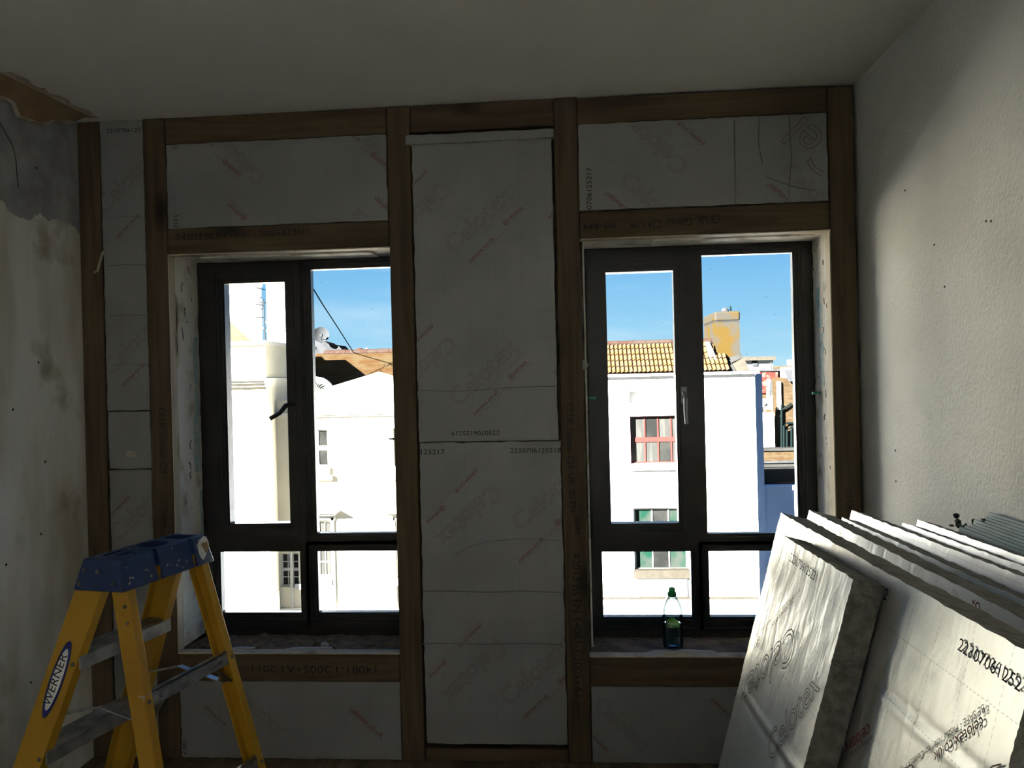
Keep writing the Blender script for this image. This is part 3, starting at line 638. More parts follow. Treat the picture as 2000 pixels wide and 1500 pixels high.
put2(B1, *K6, [('2230706125231', (393, 398), (535, 512), SER), ('celotex.co.uk', (415, 590), (298, 735), {}), ('@celotex', (240, 800), (158, 908), {}), (SAFE, (452, 540), (165, 845), SM),
    ('Celotex', (425, 730), (130, 1050), OUT), ('Celotex', (285, 1480), (560, 1080), OUT)], 9)
put2(B2, *K6, [('2230706125252', (1292, 872), (1700, 1150), SER), ('celotex.co.uk', (1425, 1225), (1165, 1420), {}), ('@celotex', (1060, 1490), (880, 1640), {}), (SAFE, (1432, 1160), (700, 1720), SM),
    ('celotex', (822, 1262), (690, 1372), {}), (SAFE[-18:], (835, 1330), (720, 1420), SM), ('Celotex', (1560, 1440), (1000, 1850), OUT), ('252', (855, 578), (912, 612), SER)], 9)
put2(B3, *K6, [('celotex', (1462, 745), (1350, 500), {'hf': .8}), ('@celo', (690, 300), (655, 210), {'hf': .7}), ('SAINT-GOBAIN', (1330, 640), (1270, 540), OUT)], 9)
del B1[0]['p0'], B2[0]['p0'], B3[0]['p0']

# stack of thin twin-wall sheets between the boards and the wall
NS = 9
for k in range(NS):
    x = .968+.0072*k; zt = 1.046+.0052*k; y0 = -.905-.010*((k*5) % 4)-.004*k; tan = .262; tt = .0045
    b = B(); pr = [V((x-tan*(zt-.01), y0, .01)), V((x, y0, zt)), V((x+tt, y0, zt)), V((x+tt-tan*(zt-.01), y0, .01))]
    b.prism(pr, (0, -1.05, 0))
    q_ = 'frontmost thin teal plastic sheet, against the rearmost foil board' if k == 0 else 'rearmost and tallest thin teal plastic sheet, against the right wall' if k == NS-1 else ('second third fourth fifth sixth seventh eighth'.split()[k-1]+' thin teal plastic sheet counted from the foil boards towards the wall')
    tag(build('plastic_sheet', b, 'corr'), q_, 'sheet', 'thin teal sheets stacked on the right wall')
def blob(b, c, r, seed, sq=(1, 1, 1)):
    q = random.Random(seed); bm = bmesh.new(); bmesh.ops.create_icosphere(bm, subdivisions=1, radius=1)
    vs = [V(c)+V((v.co.x*sq[0], v.co.y*sq[1], v.co.z*sq[2]))*r*q.uniform(.7, 1.2) for v in bm.verts]
    fs = [tuple(v.index for v in f.verts) for f in bm.faces]; bm.free(); return b.add(vs, fs)
LAB = ['ragged dark green scrap standing tall at the end of the teal sheets', 'small dark green scrap lying left of the tall scrap', 'small dark scrap on the teal sheets right of the tall scrap', 'flat dark scrap rightmost on the teal sheets']
for (px, py, r_, sq), lb in zip(((1871, 1022, .013, (.6, 1.0, 1.2)), (1858, 1026, .008, (1, 1.3, .5)), (1901, 1019, .007, (.7, .8, 1.3)), (1922, 1017, .008, (.7, 1.3, .8))), LAB):
    p = at(px, py, x=1.005); b = B(); blob(b, p, r_, px, sq)
    if px == 1871: blob(b, p+V((0, .008, .018)), .010, 4); b.tube([p, p+V((0, -.03, -.004)), p+V((0, -.045, .006))], .003, 5)
    tag(build('foam_scrap', b, 'scrap'), lb, 'scrap')

# ------------------------------------------------------------------ stepladder
ox, oy, an, hl, wf, wrr, sf, sr, flf, flr, zc = -1.184, -.932, .198, .163, .052, .048, .382, .235, .084, .082, 1.02
U = V((math.sin(an), math.cos(an), 0)); W = V((math.cos(an), -math.sin(an), 0)); O = V((ox, oy, 0))
def leg(su, front, z):
    dz = (zc-.09)-z; q = -W*(wf+sf*dz) if front else W*(wrr+sr*dz)
    return O+q+U*su*(hl+(flf if front else flr)*dz)+V((0, 0, z))
lad = empty('stepladder', (ox, oy, 0), 'yellow fibreglass stepladder with a navy top cap by the left wall', 'ladder')
def rail(su, front):
    t, bt = leg(su, front, zc-.045), leg(su, front, .03); d = (bt-t).normalized(); inn = -U*su
    inn = (inn-d*inn.dot(d)).normalized(); ww = d.cross(inn).normalized()
    if ww.dot(W) < 0: ww = -ww
    wd, fd, th = (.078, .030, .0045) if front else (.050, .028, .0045)
    h = wd/2
    prof = [(0, -h), (fd, -h), (fd, -h+th), (th, -h+th), (th, h-th), (fd, h-th), (fd, h), (0, h)]
    b = B().prism([t+inn*a+ww*c for a, c in prof], bt-t)
    o = build('front_rail' if front else 'rear_rail', b, 'fibre', lad)
    md = o.modifiers.new('bevel', 'BEVEL'); md.width = .0018; md.segments = 2; md.limit_method = 'ANGLE'
    f = B().prism([bt+inn*a+ww*c for a, c in ((-.004, -h-.004), (fd+.004, -h-.004), (fd+.004, h+.004), (-.004, h+.004))], V((0, 0, -.028))); 
    f.v = [(x, y, max(0.001, z)) for x, y, z in f.v]
    build('foot', f, 'rubber', lad); return o, t, bt, d, inn, ww
rails = {(su, fr): rail(su, fr) for su in (-1, 1) for fr in (True, False)}
def rivet(p, n, r=.006): 
    n = V(n).normalized(); build('rivet', B().tube([p, p+n*.002, p+n*.004], [r, r, r*.6], 8), 'steel', lad)
for z in (.765, .520, .275):     # treads
    b = B(); a, c = leg(-1, True, z), leg(1, True, z); wv = W
    def strip(o0, o1, z0, z1): 
        b.prism([a+U*.004+wv*o0+V((0, 0, z0)), a+U*.004+wv*o1+V((0, 0, z0)), a+U*.004+wv*o1+V((0, 0, z1)), a+U*.004+wv*o0+V((0, 0, z1))], c-a-U*.008)
    strip(-.040, .042, -.003, 0); strip(-.042, -.038, -.032, .001); strip(.040, .044, -.034, .001)
    for k in range(7): strip(-.034+k*.0115, -.030+k*.0115, 0, .0016)
    build('tread', b, 'alu', lad)
    for su, p in ((-1, a), (1, c)): rivet(p+W*.025+U*su*.0005+V((0, 0, -.018)), U*su)
for z in (.668, .36):            # rear braces
    a, c = leg(-1, False, z), leg(1, False, z); b = B()
    b.prism([a+W*k+V((0, 0, h)) for k, h in ((.018, -.018), (.022, -.018), (.022, .018), (.018, .018))], c-a)
    b.prism([a+W*k+V((0, 0, h)) for k, h in ((.004, .014), (.022, .014), (.022, .018), (.004, .018))], c-a)
    for h in (-.010, -.002, .006): b.prism([a+W*k+V((0, 0, h+j)) for k, j in ((.022, -.0015), (.0235, -.0015), (.0235, .0015), (.022, .0015))], c-a)
    build('rear_brace', b, 'alu', lad)
    for k in (.16, .82): rivet(a+(c-a)*k+W*.0235, W, .006)
    for su, p in ((-1, a), (1, c)):
        rivet(p+W*.026+U*(-su)*.012, W, .006)
        g = B(); g.bar(p-U*su*.005+W*.012+V((0, 0, -.075)), p-U*su*.075+W*.014+V((0, 0, -.018)), .004, .016, W); build('corner_strut', g, 'steel', lad)
for su in (-1, 1):               # spreaders
    a, c = leg(su, True, .60), leg(su, False, .60); m_ = (a+c)/2+V((0, 0, .035)); i = -U*su*.034
    g = B(); g.bar(a+i, m_+i, .003, .018, U); g.bar(m_+i-U*su*.004, c+i-U*su*.004, .003, .018, U); build('spreader', g, 'alu', lad)
for z in (.90, .86): rivet(leg(-1, False, z)+W*.010-U*.0002, -U, .005)
# top cap, carved with boolean cutters
def cap_mesh():
    def ob(b, n):
        me = bpy.data.meshes.new(n); me.from_pydata([V(q) for q in b.v], [], b.f); o = bpy.data.objects.new(n, me); COL.objects.link(o); return o
    b = B(); L0, L1, h0, h1, hh = .172, .186, .056, .078, .080
    vs = [(-L1, -h1, -hh), (L1, -h1, -hh), (L1, h1, -hh), (-L1, h1, -hh), (-L0, -h0, 0), (L0, -h0, 0), (L0, h0, 0), (-L0, h0, 0)]
    b.add(vs, [(3, 2, 1, 0), (4, 5, 6, 7), (0, 1, 5, 4), (1, 2, 6, 5), (2, 3, 7, 6), (3, 0, 4, 7)])
    base = ob(b, 'c0'); bv = base.modifiers.new('b', 'BEVEL'); bv.width = .006; bv.segments = 3
    cut = B()
    cut.box(-.135, -.070, -.030, -.017, -.014, .02); cut.box(-.130, -.075, .006, .020, -.014, .02)
    cut2 = B().lathe([(.041, -.030), (.043, .02)], (.022, -.004, 0), 32)
    cut3 = B().lathe([(.028, -.044), (.030, .02)], (.022, -.004, 0), 28)
    cut4 = B().box(.100, .155, -.040, .034, -.016, .02)
    cut5 = B()
    for s in (1, -1): cut5.box(-.052, -.034, s*.048, s*.11, -.10, .02)
    cut6 = B()
    for s in (1, -1): cut6.box(.094, .110, s*.046, s*.11, -.10, .02)
    cut7 = B().lathe([(.008, -.012), (.008, .02)], (-.095, .038, 0), 16)
    cut8 = B().box(-.182, .182, -.066, .066, -.12, -.045); cut8.v = [(x*.95, y, z) for x, y, z in cut8.v]
    cs = []
    for k, c in enumerate((cut, cut2, cut3, cut4, cut5, cut6, cut7, cut8)):
        o = ob(c, 'k%d' % k); o.hide_render = True; cs.append(o)
        md = base.modifiers.new('x%d' % k, 'BOOLEAN'); md.operation = 'DIFFERENCE'; md.solver = 'EXACT'; md.object = o; md.use_self = True
    bpy.context.view_layer.update()
    me = bpy.data.meshes.new_from_object(base.evaluated_get(bpy.context.evaluated_depsgraph_get()))
    r = B(); r.add([O+U*v.co.x+W*v.co.y+V((0, 0, zc+v.co.z)) for v in me.vertices], [tuple(p.vertices) for p in me.polygons])
    for o in cs+[base]: bpy.data.objects.remove(o)
    return r
capo = build('top_cap', cap_mesh(), 'navy', lad, smooth=True, angle=30)
def capp(x, y, z): return O+U*x+W*y+V((0, 0, zc+z))
for y, z in ((-.046, -.028), (-.004, -.030), (-.056, -.062), (.046, -.058)):
    x = -.172+.014*z/.08; p = capp(x-.0008, y, z)
    build('bolt', B().tube([p, p-U*.003], .0065, 8), 'steel', capo)
sp_ = B()
rr_ = random.Random(3)
ring = [(.124, -.030), (.132, -.016), (.146, -.008), (.160, -.003), (.171, -.006), (.175, -.020), (.174, -.034), (.164, -.040), (.156, -.050), (.146, -.058), (.136, -.066), (.128, -.060), (.124, -.046)]
hole = [(.140, -.024), (.150, -.018), (.160, -.022), (.168, -.018), (.170, -.034), (.160, -.046), (.150, -.050), (.147, -.038)]
sp_.prism([capp(x, .056-z*.275+.0006, z) for x, z in ring], W*.0015)
build('bare_patch', B().prism([capp(x, .056-z*.275+.0022, z) for x, z in hole], W*.0008), 'paper', capo, label='brown patch where the white paint has worn off')
build('paint_splash', sp_, 'white_paint', capo, label='white paint splash on the far end of the cap')
fl = B()
for k in range(46):
    x = rr_.uniform(-.165, .17); s_ = rr_.random()
    if s_ < .45:
        y = rr_.uniform(-.05, .05); p = capp(x, y, .0006); n = V((0, 0, 1))
        if -.14 < x < -.065 or -.03 < x < .07 or .095 < x < .16: continue
    else: z = rr_.uniform(-.07, -.006); p = capp(x, .056-z*.275+.0005, z); n = W
    if n is W and (-.056 < x < -.03 or .09 < x < .114): continue
    t1 = n.orthogonal().normalized(); t2 = n.cross(t1); rd = rr_.uniform(.0012, .004)
    fl.prism([p+(t1*math.cos(j*PI/3)+t2*math.sin(j*PI/3)*rr_.uniform(.5, 1.2))*rd for j in range(6)], n*.0006)
build('paint_fleck', fl, 'paper_edge', capo, kind='stuff')
# oval maker's label on the near front rail
o_, t_, b_, d_, inn_, ww_ = rails[(-1, True)]
def lab_at(py):
    lo, hi = 0., 1.
    for _ in range(40):
        m_ = (lo+hi)/2; p = t_*(1-m_)+b_*m_; dd = p-CAM; yy = 750-F*dd.dot(UX)/dd.dot(fw)
        lo, hi = (m_, hi) if yy < py else (lo, m_)
    return t_*(1-lo)+b_*lo
pa, pb = lab_at(1252), lab_at(1402); ce = (pa+pb)/2; hl_ = (pb-pa).length/2; nl = -inn_
ax = (pa-pb).normalized(); ay = nl.cross(ax)
if True:
    def oval(k, kw, lift): return B().prism([ce+ax*hl_*k*math.cos(j*PI/20)+ay*.0205*kw*math.sin(j*PI/20)+nl*lift for j in range(40)], nl*.0006)
    lb = build('oval_label', oval(1, 1, .0004), 'label_blue', o_, label="dark blue oval maker's label")
lad_lab = oval(.80, .70, .0012)
b2_ = B(); b2_.add(lad_lab.v, lad_lab.f)
wlab = build('label_face', b2_, 'label_white', o_, label='scuffed white centre of the oval label')
INKMAT['maker_lettering'] = 'black_ink'
write(o_, 'WERNER', ce-ax*hl_*.68-ay*.0075, ce+ax*hl_*.66-ay*.0075, nl, 'maker_lettering', lift=.0024, hf=.95)

# ------------------------------------------------------------------ bottle on the right sill
bx, by, bz = .343, .105, .4045
bot = empty('water_bottle', (bx, by, bz), 'clear plastic water bottle with a green sports cap on the right window sill', 'bottle')
prof = [(.030, 0), (.037, .004), (.0392, .012), (.0392, .04), (.0378, .046), (.0392, .052), (.0392, .062), (.0378, .068), (.0392, .074), (.0392, .132), (.038, .148), (.034, .166), (.027, .182), (.019, .193), (.0145, .198), (.0140, .204)]
b = B(); b.lathe(prof, (bx, by, bz), 40); b.lathe([(max(r_-.0012, .001), z+(.0012 if i == 0 else 0)) for i, (r_, z) in enumerate(prof)][::-1], (bx, by, bz), 40, cap=False)
build('bottle_body', b, 'pet', bot, smooth=True, angle=60)
wp = [(max(r_-.002, .001), z+.003) for r_, z in prof if z < .075]+[(.037, .092), (.0365, .0925)]
build('water', B().lathe(wp, (bx, by, bz), 40), 'water', bot, smooth=True, angle=60)
cp = build('cap', B().lathe([(.0160, .198), (.0165, .200), (.0165, .212), (.0150, .214), (.0125, .218), (.0120, .229), (.0105, .231)], (bx, by, bz), 28), 'green_cap', bot, smooth=True, angle=30)
g = B()
for k in range(28):
    a = 2*PI*k/28; g.bar((bx+.0167*math.cos(a), by+.0167*math.sin(a), bz+.2005), (bx+.0167*math.cos(a), by+.0167*math.sin(a), bz+.2115), .0012, .0012)
build('grip_rib', g, 'green_cap', cp, kind='stuff')
tocam = math.atan2(CAM.y-by, CAM.x-bx)
def cyl(u, z, r_=.0396): a = tocam+u/.0396; return V((bx+r_*math.cos(a), by+r_*math.sin(a), bz+z))
g = B()
def labelpatch(outline_fn, u0, u1, n=22):
    top, low = [], []
    for i in range(n+1):
        u = u0+(u1-u0)*i/n; a, c = outline_fn(u); top.append((u, c)); low.append((u, a))
    vs = [cyl(u, z) for u, z in low]+[cyl(u, z) for u, z in top]+[cyl(u, z, .0402) for u, z in low]+[cyl(u, z, .0402) for u, z in top]; m_ = n+1
    fs = []
    for i in range(n): fs += [(2*m_+i, 2*m_+i+1, 3*m_+i+1, 3*m_+i), (i+1, i, m_+i, m_+i+1)]
    return vs, fs
vs, fs = labelpatch(lambda u: (.088, .128-max(0, abs(u+.002)-.006)*.95), -.027, .029); g.add(vs, fs)
lbo = build('label', g, 'green_label', bot, label='dark green hill-shaped label')
INKMAT['label_lettering'] = 'label_white'
def bend(q):
    u, z = q.x, q.z; return cyl(u, z, .0408)
write(lbo, 'Volvic', (-.020, 0, .098), (.021, 0, .098), (0, -1, 0), 'label_lettering', lift=0, warp=bend, hf=1.15)
write(lbo, 'NATURAL', (-.018, 0, .0905), (-.001, 0, .0905), (0, -1, 0), 'label_lettering', lift=0, warp=bend)

# ------------------------------------------------------------------ rubble on the two sills
def bed(x0, x1, y0, y1, z0, amp, seed, name, label):
    r = random.Random(seed); nx, ny = 110, 22; b = B(); vs = []
    for j in range(ny+1):
        for i in range(nx+1):
            x, y = x0+(x1-x0)*i/nx, y0+(y1-y0)*j/ny
            h = amp*(.5+.5*math.sin(x*31+seed)*math.sin(y*47+x*9))*r.uniform(.3, 1)+amp*.8*(j/ny)
            vs.append((x, y, z0+.001+(h if 0 < i < nx and 0 < j else h*.3)))
    fs = [(j*(nx+1)+i, j*(nx+1)+i+1, (j+1)*(nx+1)+i+1, (j+1)*(nx+1)+i) for j in range(ny) for i in range(nx)]
    b.add(vs, fs); return tag(build(name, b, 'dust', smooth=True, angle=50), label, 'dust', kind='stuff')
b = B().box(WL[0], WL[1], .05, .26, .34, .400); b.box(WR[0], WR[1], .05, .26, .34, .394); struct('trim_7', b, 'masonry')
bed(-1.582, -.70, .055, .247, .399, .010, 1, 'rubble_dust', 'brown plaster dust and grit along the left sill')
bed(.037, .936, .055, .247, .393, .006, 2, 'rubble_dust', 'brown plaster dust and grit along the right sill')
rb = random.Random(5)
shapes = []
for k in range(5):
    bb = blob(B(), (0, 0, 0), 1, 50+k, (1, .75, .5)); shapes.append(bb)
first = {}
def chunk(x, y, z, r_, m, label, group=None, name='plaster_fragment'):
    k = rb.randrange(5)
    if (k, m) not in first: first[(k, m)] = build(name, shapes[k], m, org=(0, 0, 0)); o = first[(k, m)]
    else: o = first[(k, m)].copy(); COL.objects.link(o); o.name = name
    o.location = (x, y, z+r_*.30); o.scale = (r_, r_, r_); o.rotation_euler = (rb.uniform(-.3, .3), rb.uniform(-.3, .3), rb.uniform(0, 6.3))
    for kk in ('label', 'category', 'group'):
        if kk in o: del o[kk]
    return tag(o, label, 'rubble', group)
p = at(634, 1262, y=.10); chunk(p.x, .10, .408, .024, 'plaster_bit', 'bright white plaster lump, the largest light piece on the left sill')
p = at(517, 1238, y=.2); chunk(p.x, .20, .414, .020, 'rubble', 'squarish grey lump at the back of the left sill by the window frame')
p = at(420, 1248, y=.15); chunk(p.x, .15, .410, .022, 'plaster_bit', 'pale plaster piece behind the ladder leg on the left sill')
for k in range(38): chunk(rb.uniform(-1.56, -.73), rb.uniform(.065, .20), .406, rb.uniform(.008, .022), 'rubble', 'small brown plaster fragment among the rubble on the left sill', 'plaster fragments on the left sill')
for k in range(16): chunk(rb.uniform(.06, .62), rb.uniform(.065, .20), .398, rb.uniform(.003, .008), 'rubble', 'tiny brown crumb in the dust on the right sill', 'crumbs on the right sill')
# thin flat plaster flakes lying at the front of the sills
def flake(pts_, z, label):
    b = B().prism([(x, y, z) for x, y in pts_], (0, 0, .004)); return tag(build('plaster_flake', b, 'plaster_bit'), label, 'rubble')
flake([(-1.40, .055), (-1.31, .052), (-1.30, .07), (-1.36, .076)], .411, 'thin pale plaster flake at the left end of the left sill')
flake([(-1.17, .052), (-.98, .054), (-.99, .072), (-1.12, .074)], .411, 'long thin pale plaster flake in front of the white lump on the left sill')
flake([(.24, .052), (.50, .052), (.49, .075), (.40, .085), (.27, .08)], .400, 'long thin flake of plaster in front of the bottle on the right sill')
# wall plugs and loose scraps
def plug(px, py, x, s, label):
    p = at(px, py, y=.17); p = V((x, .17, p.z)); b = B(); b.tube([p, p+V((s*.018, 0, .002)), p+V((s*.034, -.003, 0))], [.0035, .0045, .006], 7); b.box(p.x+s*.008, p.x+s*.030, .160, .180, p.z-.002, p.z+.004)
    tag(build('wall_plug', b, 'plug_green'), label, 'wall plug')
plug(1592, 768, .938, -1, 'green plastic wall plug sticking out of the right reveal of the right window')
plug(1143, 778, .036, 1, 'green plastic wall plug sticking out of the left reveal of the right window')
b = B(); q = [at(px, py, y=-.02) for px, py in ((205, 488), (201, 500), (196, 515), (193, 530), (184, 534))]; k = [at(px, py, y=-.006) for px, py in ((199, 490), (195, 502), (191, 516), (188, 528), (181, 531))]
b.add(q+k+[p+V((0, .0015, 0)) for p in q+k], [(i, i+1, 6+i, 5+i) for i in range(4)]+[(10+i, 15+i, 16+i, 11+i) for i in range(4)])
tag(build('foil_scrap', b, 'foam'), 'curled pale scrap of foil hanging off the edge of the left stud', 'scrap')
b = B(); p0, p1 = at(779, 860, y=.06), at(752, 857, y=.04)
b.tube([p0+V((.02, 0, -.002)), p0, p1*.5+p0*.5+V((0, 0, .003)), p1], [.005, .006, .004, .001], 6)
tag(build('wood_splinter', b, 'wood_h'), 'dark wood splinter jutting left from the stud into the left window', 'splinter')
b = B(); p = at(1143, 712, y=.05)
b.prism([p+V(q) for q in ((-.012, 0, -.02), (.004, 0, -.018), (.014, 0, .004), (.002, 0, .002), (-.004, 0, .02), (-.012, 0, .012))], (0, .003, 0))
tag(build('paint_flake', b, 'plaster_bit'), 'white flake of paint peeling at the left edge of the right window', 'flake')

# ------------------------------------------------------------------ the street outside
ZG = -6.3
def X(px, Y, py=850): return at(px, py, y=Y).x
def Z(py, Y, px): return at(px, py, y=Y).z
b = B(); b.box(-60, 60, .4, 160, ZG-.3, ZG); struct('floor_street', b, 'asphalt')
def part(name, par, m, b, **k): return build(name, b, m, par, **k)
def ext_window(par, x0, x1, z0, z1, y, cols, rows, fm, gm, depth=.12, fwid=.06, bar=.028):
    """sash window set in a recess whose back plane is y+depth"""
    yy = y+depth; f = B().wall(x0, x1, z0, z1, yy-.05, yy, [(x0+fwid, x1-fwid, z0+fwid, z1-fwid)])
    for i in range(1, cols): x = x0+fwid+(x1-x0-2*fwid)*i/cols; f.box(x-bar/2, x+bar/2, yy-.035, yy-.01, z0+fwid, z1-fwid)
    for j in range(1, rows):
        z = z0+fwid+(z1-z0-2*fwid)*j/rows; hb_ = bar*(1.6 if j*2 == rows else .5); f.box(x0+fwid, x1-fwid, yy-.04, yy-.01, z-hb_, z+hb_)
    w_ = build('window', f, fm, par)
    for i in range(cols):
        for j in range(rows):
            a = x0+fwid+(x1-x0-2*fwid)*i/cols; c = x0+fwid+(x1-x0-2*fwid)*(i+1)/cols; d = z0+fwid+(z1-z0-2*fwid)*j/rows; e2 = z0+fwid+(z1-z0-2*fwid)*(j+1)/rows
            build('pane', B().box(a, c, yy-.008, yy+.004, d, e2), gm if isinstance(gm, str) else gm[(i+j*cols) % len(gm)], w_)
    return w_

# --- left cream pavilion
Y2 = 22.75; Y1 = 22.0; xr = X(522, Y1); px_ = 470
ztop, zpar, zc1, zc2 = Z(666, Y1, 480), Z(674, Y1, 480), Z(738, Y1, 480), Z(756, Y1, 480)
xp = X(515, Y1, 700)
L1 = empty('cream_villa', ((xr-6), Y1, ZG), 'cream stucco building at the far left with parapet and moulded cornice', 'building')
part('wall', L1, 'cream', B().box(-17, xr, Y1, 27.5, ZG, zc2))
part('parapet', L1, 'cream', B().box(-17, xp, Y1+.15, 27.0, zc1, zpar))
part('coping', L1, 'cream2', B().box(-17, xp+.06, Y1+.05, 27.1, zpar, ztop))
b = B(); b.box(-17, X(527, Y1), Y1-.45, 27.6, zc1-.02, Z(744, Y1, 480)); b.box(-17, X(525.5, Y1), Y1-.32, 27.6, Z(744, Y1, 480), Z(749, Y1, 480)); b.box(-17, X(523.5, Y1), Y1-.16, 27.6, Z(749, Y1, 480), zc2)
part('cornice', L1, 'cream2', b)
part('plinth', L1, 'cream2', B().box(-17, xr+.06, Y1-.08, Y2-.2, ZG, Z(1172, Y1, 480)))
part('string_course', L1, 'cream2', B().box(-17, xr+.05, Y1-.06, Y2-.2, Z(1172, Y1, 480), Z(1162, Y1, 480)))
b = B()      # hipped tiled roof behind the parapet, in stepped courses
e0, e1 = V((-17, 22.9, zpar-.1)), V((X(503, 22.9, 664), 22.9, zpar-.1)); ap = at(430, 612, y=25.5)
nC = 12
for k in range(nC):
    t0, t1 = k/nC, (k+1)/nC; a0 = e0.lerp(V((-17, ap.y, ap.z)), t0); a1 = e1.lerp(ap, t0); c0 = e0.lerp(V((-17, ap.y, ap.z)), t1); c1 = e1.lerp(ap, t1)
    c0, c1 = a0.lerp(c0, .78), a1.lerp(c1, .78); b.prism([a0+V((0, -.04, 0)), a1+V((0, -.04, 0)), c1+V((0, -.01, 0)), c0+V((0, -.01, 0))], V((0, .02, .07)))
part('hipped_roof', L1, 'pale_tile', b, kind='stuff'); part('course_shade', L1, 'cable', B().prism([e0, e1, ap, V((-17, ap.y, ap.z))], (0, .03, -.03)))  # dark sheet in the gaps paints the shadow lines between courses
# rooftop aerial
ae = empty('roof_aerial', at(517, 662, y=24), 'thin metal television aerial on the cream building roof', 'aerial')
m0, m1 = at(517.5, 664, y=24), at(514.5, 584, y=24)
part('mast', ae, 'dish', B().tube([m0, m1], .022, 6))
for (a, c) in (((506, 583), (511, 580)), ((505, 590), (524, 592)), ((508, 598), (524, 587)), ((509, 605), (516, 601)), ((520, 600), (536, 604)), ((519, 594), (528, 597))):
    build('element', B().tube([at(*a, y=24), at(*c, y=24.2)], .012, 5), 'dish', ae)

# --- cream main block with pediment
xl2, xr2 = xr+.002, X(940, Y2)
L2 = empty('pediment_house', (xl2+4, Y2, ZG), 'pale cream terraced house with a shallow pediment, seen through the left window', 'building')
zt2 = Z(783, Y2, 545); zs = Z(806, Y2, 690)
holes = []
def hr(px0, py0, px1, py1, Y): return (X(px0, Y, (py0+py1)/2), X(px1, Y, (py0+py1)/2), Z(py1, Y, (px0+px1)/2), Z(py0, Y, (px0+px1)/2))
hw = [hr(598, 839, 641, 912, Y2), hr(768, 836, 812, 910, Y2), hr(607, 1018, 648, 1128, Y2), hr(775, 1016, 818, 1126, Y2), hr(547, 1080, 584, 1147, Y2)]
b = B().wall(xl2, xr2, ZG, zt2, Y2, 23.1, hw); b.box(xl2, xr2, 23.1, 27, ZG, zt2-.3); part('wall', L2, 'cream', b)
pz = lambda px, py: V((X(px, Y2, py), Y2-.02, Z(py, Y2, px)))
part('pediment', L2, 'cream', B().prism([pz(598, 783), pz(598, 770), pz(614, 765), pz(738, 727), pz(862, 763), pz(862, 783)], (0, .5, 0)))
b = B(); b.box(xl2+.01, xr2, Y2-.16, Y2, Z(809, Y2, 690), Z(804, Y2, 690)); b.box(xl2+.01, xr2, Y2-.09, Y2, Z(813, Y2, 690), Z(809, Y2, 690)); part('string_course', L2, 'cream2', b)
ext_window(L2, *hw[0], Y2, 2, 2, 'white_frame', 'darkglass', .14, .05, .045)
ext_window(L2, *hw[1], Y2, 2, 2, 'white_frame', 'darkglass', .14, .05, .045)
for h in hw[2:]: ext_window(L2, *h, Y2, 3, 4, 'white_frame', 'curtain', .16, .06, .03)
def boxpx(b, px0, py0, px1, py1, Y, ya, yb): h = hr(px0, py0, px1, py1, Y); return b.box(h[0], h[1], ya, yb, h[2], h[3])
for (a, c, d, e2) in ((594, 913, 645, 930), (764, 911, 816, 928)): part('window_sill', L2, 'cream2', boxpx(boxpx(B(), a, c, d, e2, Y2, Y2-.10, Y2), a-2, e2-2, d+5, e2+7, Y2, Y2-.16, Y2))
for (a, c, d, e2, lx, rx) in ((590, 996, 664, 1004, 600, 655), (752, 996, 840, 1003, 768, 824)):
    part('window_hood', L2, 'cream2', boxpx(boxpx(B(), a, c, d, c+3, Y2, Y2-.42, Y2), a+4, c+3, d-6, e2, Y2, Y2-.30, Y2))
    part('architrave', L2, 'white_frame', boxpx(boxpx(boxpx(B(), lx, 1010, lx+6, 1190, Y2, Y2-.06, Y2), rx-6, 1010, rx, 1190, Y2, Y2-.06, Y2), lx, 1005, rx, 1016, Y2, Y2-.06, Y2))
    part('window_sill', L2, 'cream2', boxpx(B(), lx+5, 1130, rx-5, 1142, Y2, Y2-.10, Y2))
part('architrave', L2, 'white_frame', boxpx(boxpx(B(), 568, 1078, 572, 1190, Y2, Y2-.06, Y2), 578, 1140, 590, 1150, Y2, Y2-.08, Y2))
part('plinth', L2, 'cream2', B().box(xl2, xr2, Y2-.10, Y2, ZG, Z(1187, Y2, 690)))
# quarter-fan ornament standing on the parapet
fo = build('fan_ornament', B().prism([at(615, 772, y=23.3)]+[V((at(615, 767, y=23.3).x+.62*math.sin(t*PI/20), 23.3, at(615, 767, y=23.3).z+.52*math.cos(t*PI/20))) for t in range(11)]+[at(655, 772, y=23.3)], (0, .15, 0)), 'cream2', L2, label='white fan-shaped ornament')
for k in range(6):
    a = (.1+k*.26); c0 = at(615, 767, y=23.3); d_v = V((math.sin(a), 0, math.cos(a)*.84))
    build('fan_groove', B().tube([c0+d_v*.16+V((.02, -.004, .02)), c0+d_v*.30+V((.0, -.004, .02)), c0+d_v*.42+V((.012, -.004, .0))], [.012, .03, .02], 5), 'cable', fo)
# brown tiled roof behind the pediment, stepped courses of tiles
ra, rb_ = at(596, 800, y=24.6), at(940, 792, y=24.6); rc, rd = at(618, 694, y=28.5), at(960, 680, y=28.5)
rc.z = rd.z = at(700, 690, y=28.5).z; ra.z = rb_.z = at(700, 800, y=24.6).z
bt_ = B(); nC = 22
for k in range(nC):
    a0, a1, c0, c1 = ra.lerp(rc, k/nC), rb_.lerp(rd, k/nC), ra.lerp(rc, (k+1)/nC), rb_.lerp(rd, (k+1)/nC)
    t_ = .80; c0, c1 = a0.lerp(c0, t_), a1.lerp(c1, t_); bt_.prism([a0+V((0, -.03, .0)), a1+V((0, -.03, .0)), c1+V((0, -.01, 0)), c0+V((0, -.01, 0))], V((0, .02, .05)))
br = empty('brown_tiled_roof', (ra+rb_)/2, 'long brown clay-tiled roof rising behind the cream pediment', 'roof')
part('tile_courses', br, 'browntile', bt_, kind='stuff')
part('course_shade', br, 'cable', B().prism([ra, rb_, rd, rc], (0, .03, -.03)))  # dark backing stands in for shade under each tile course
rtb = B()
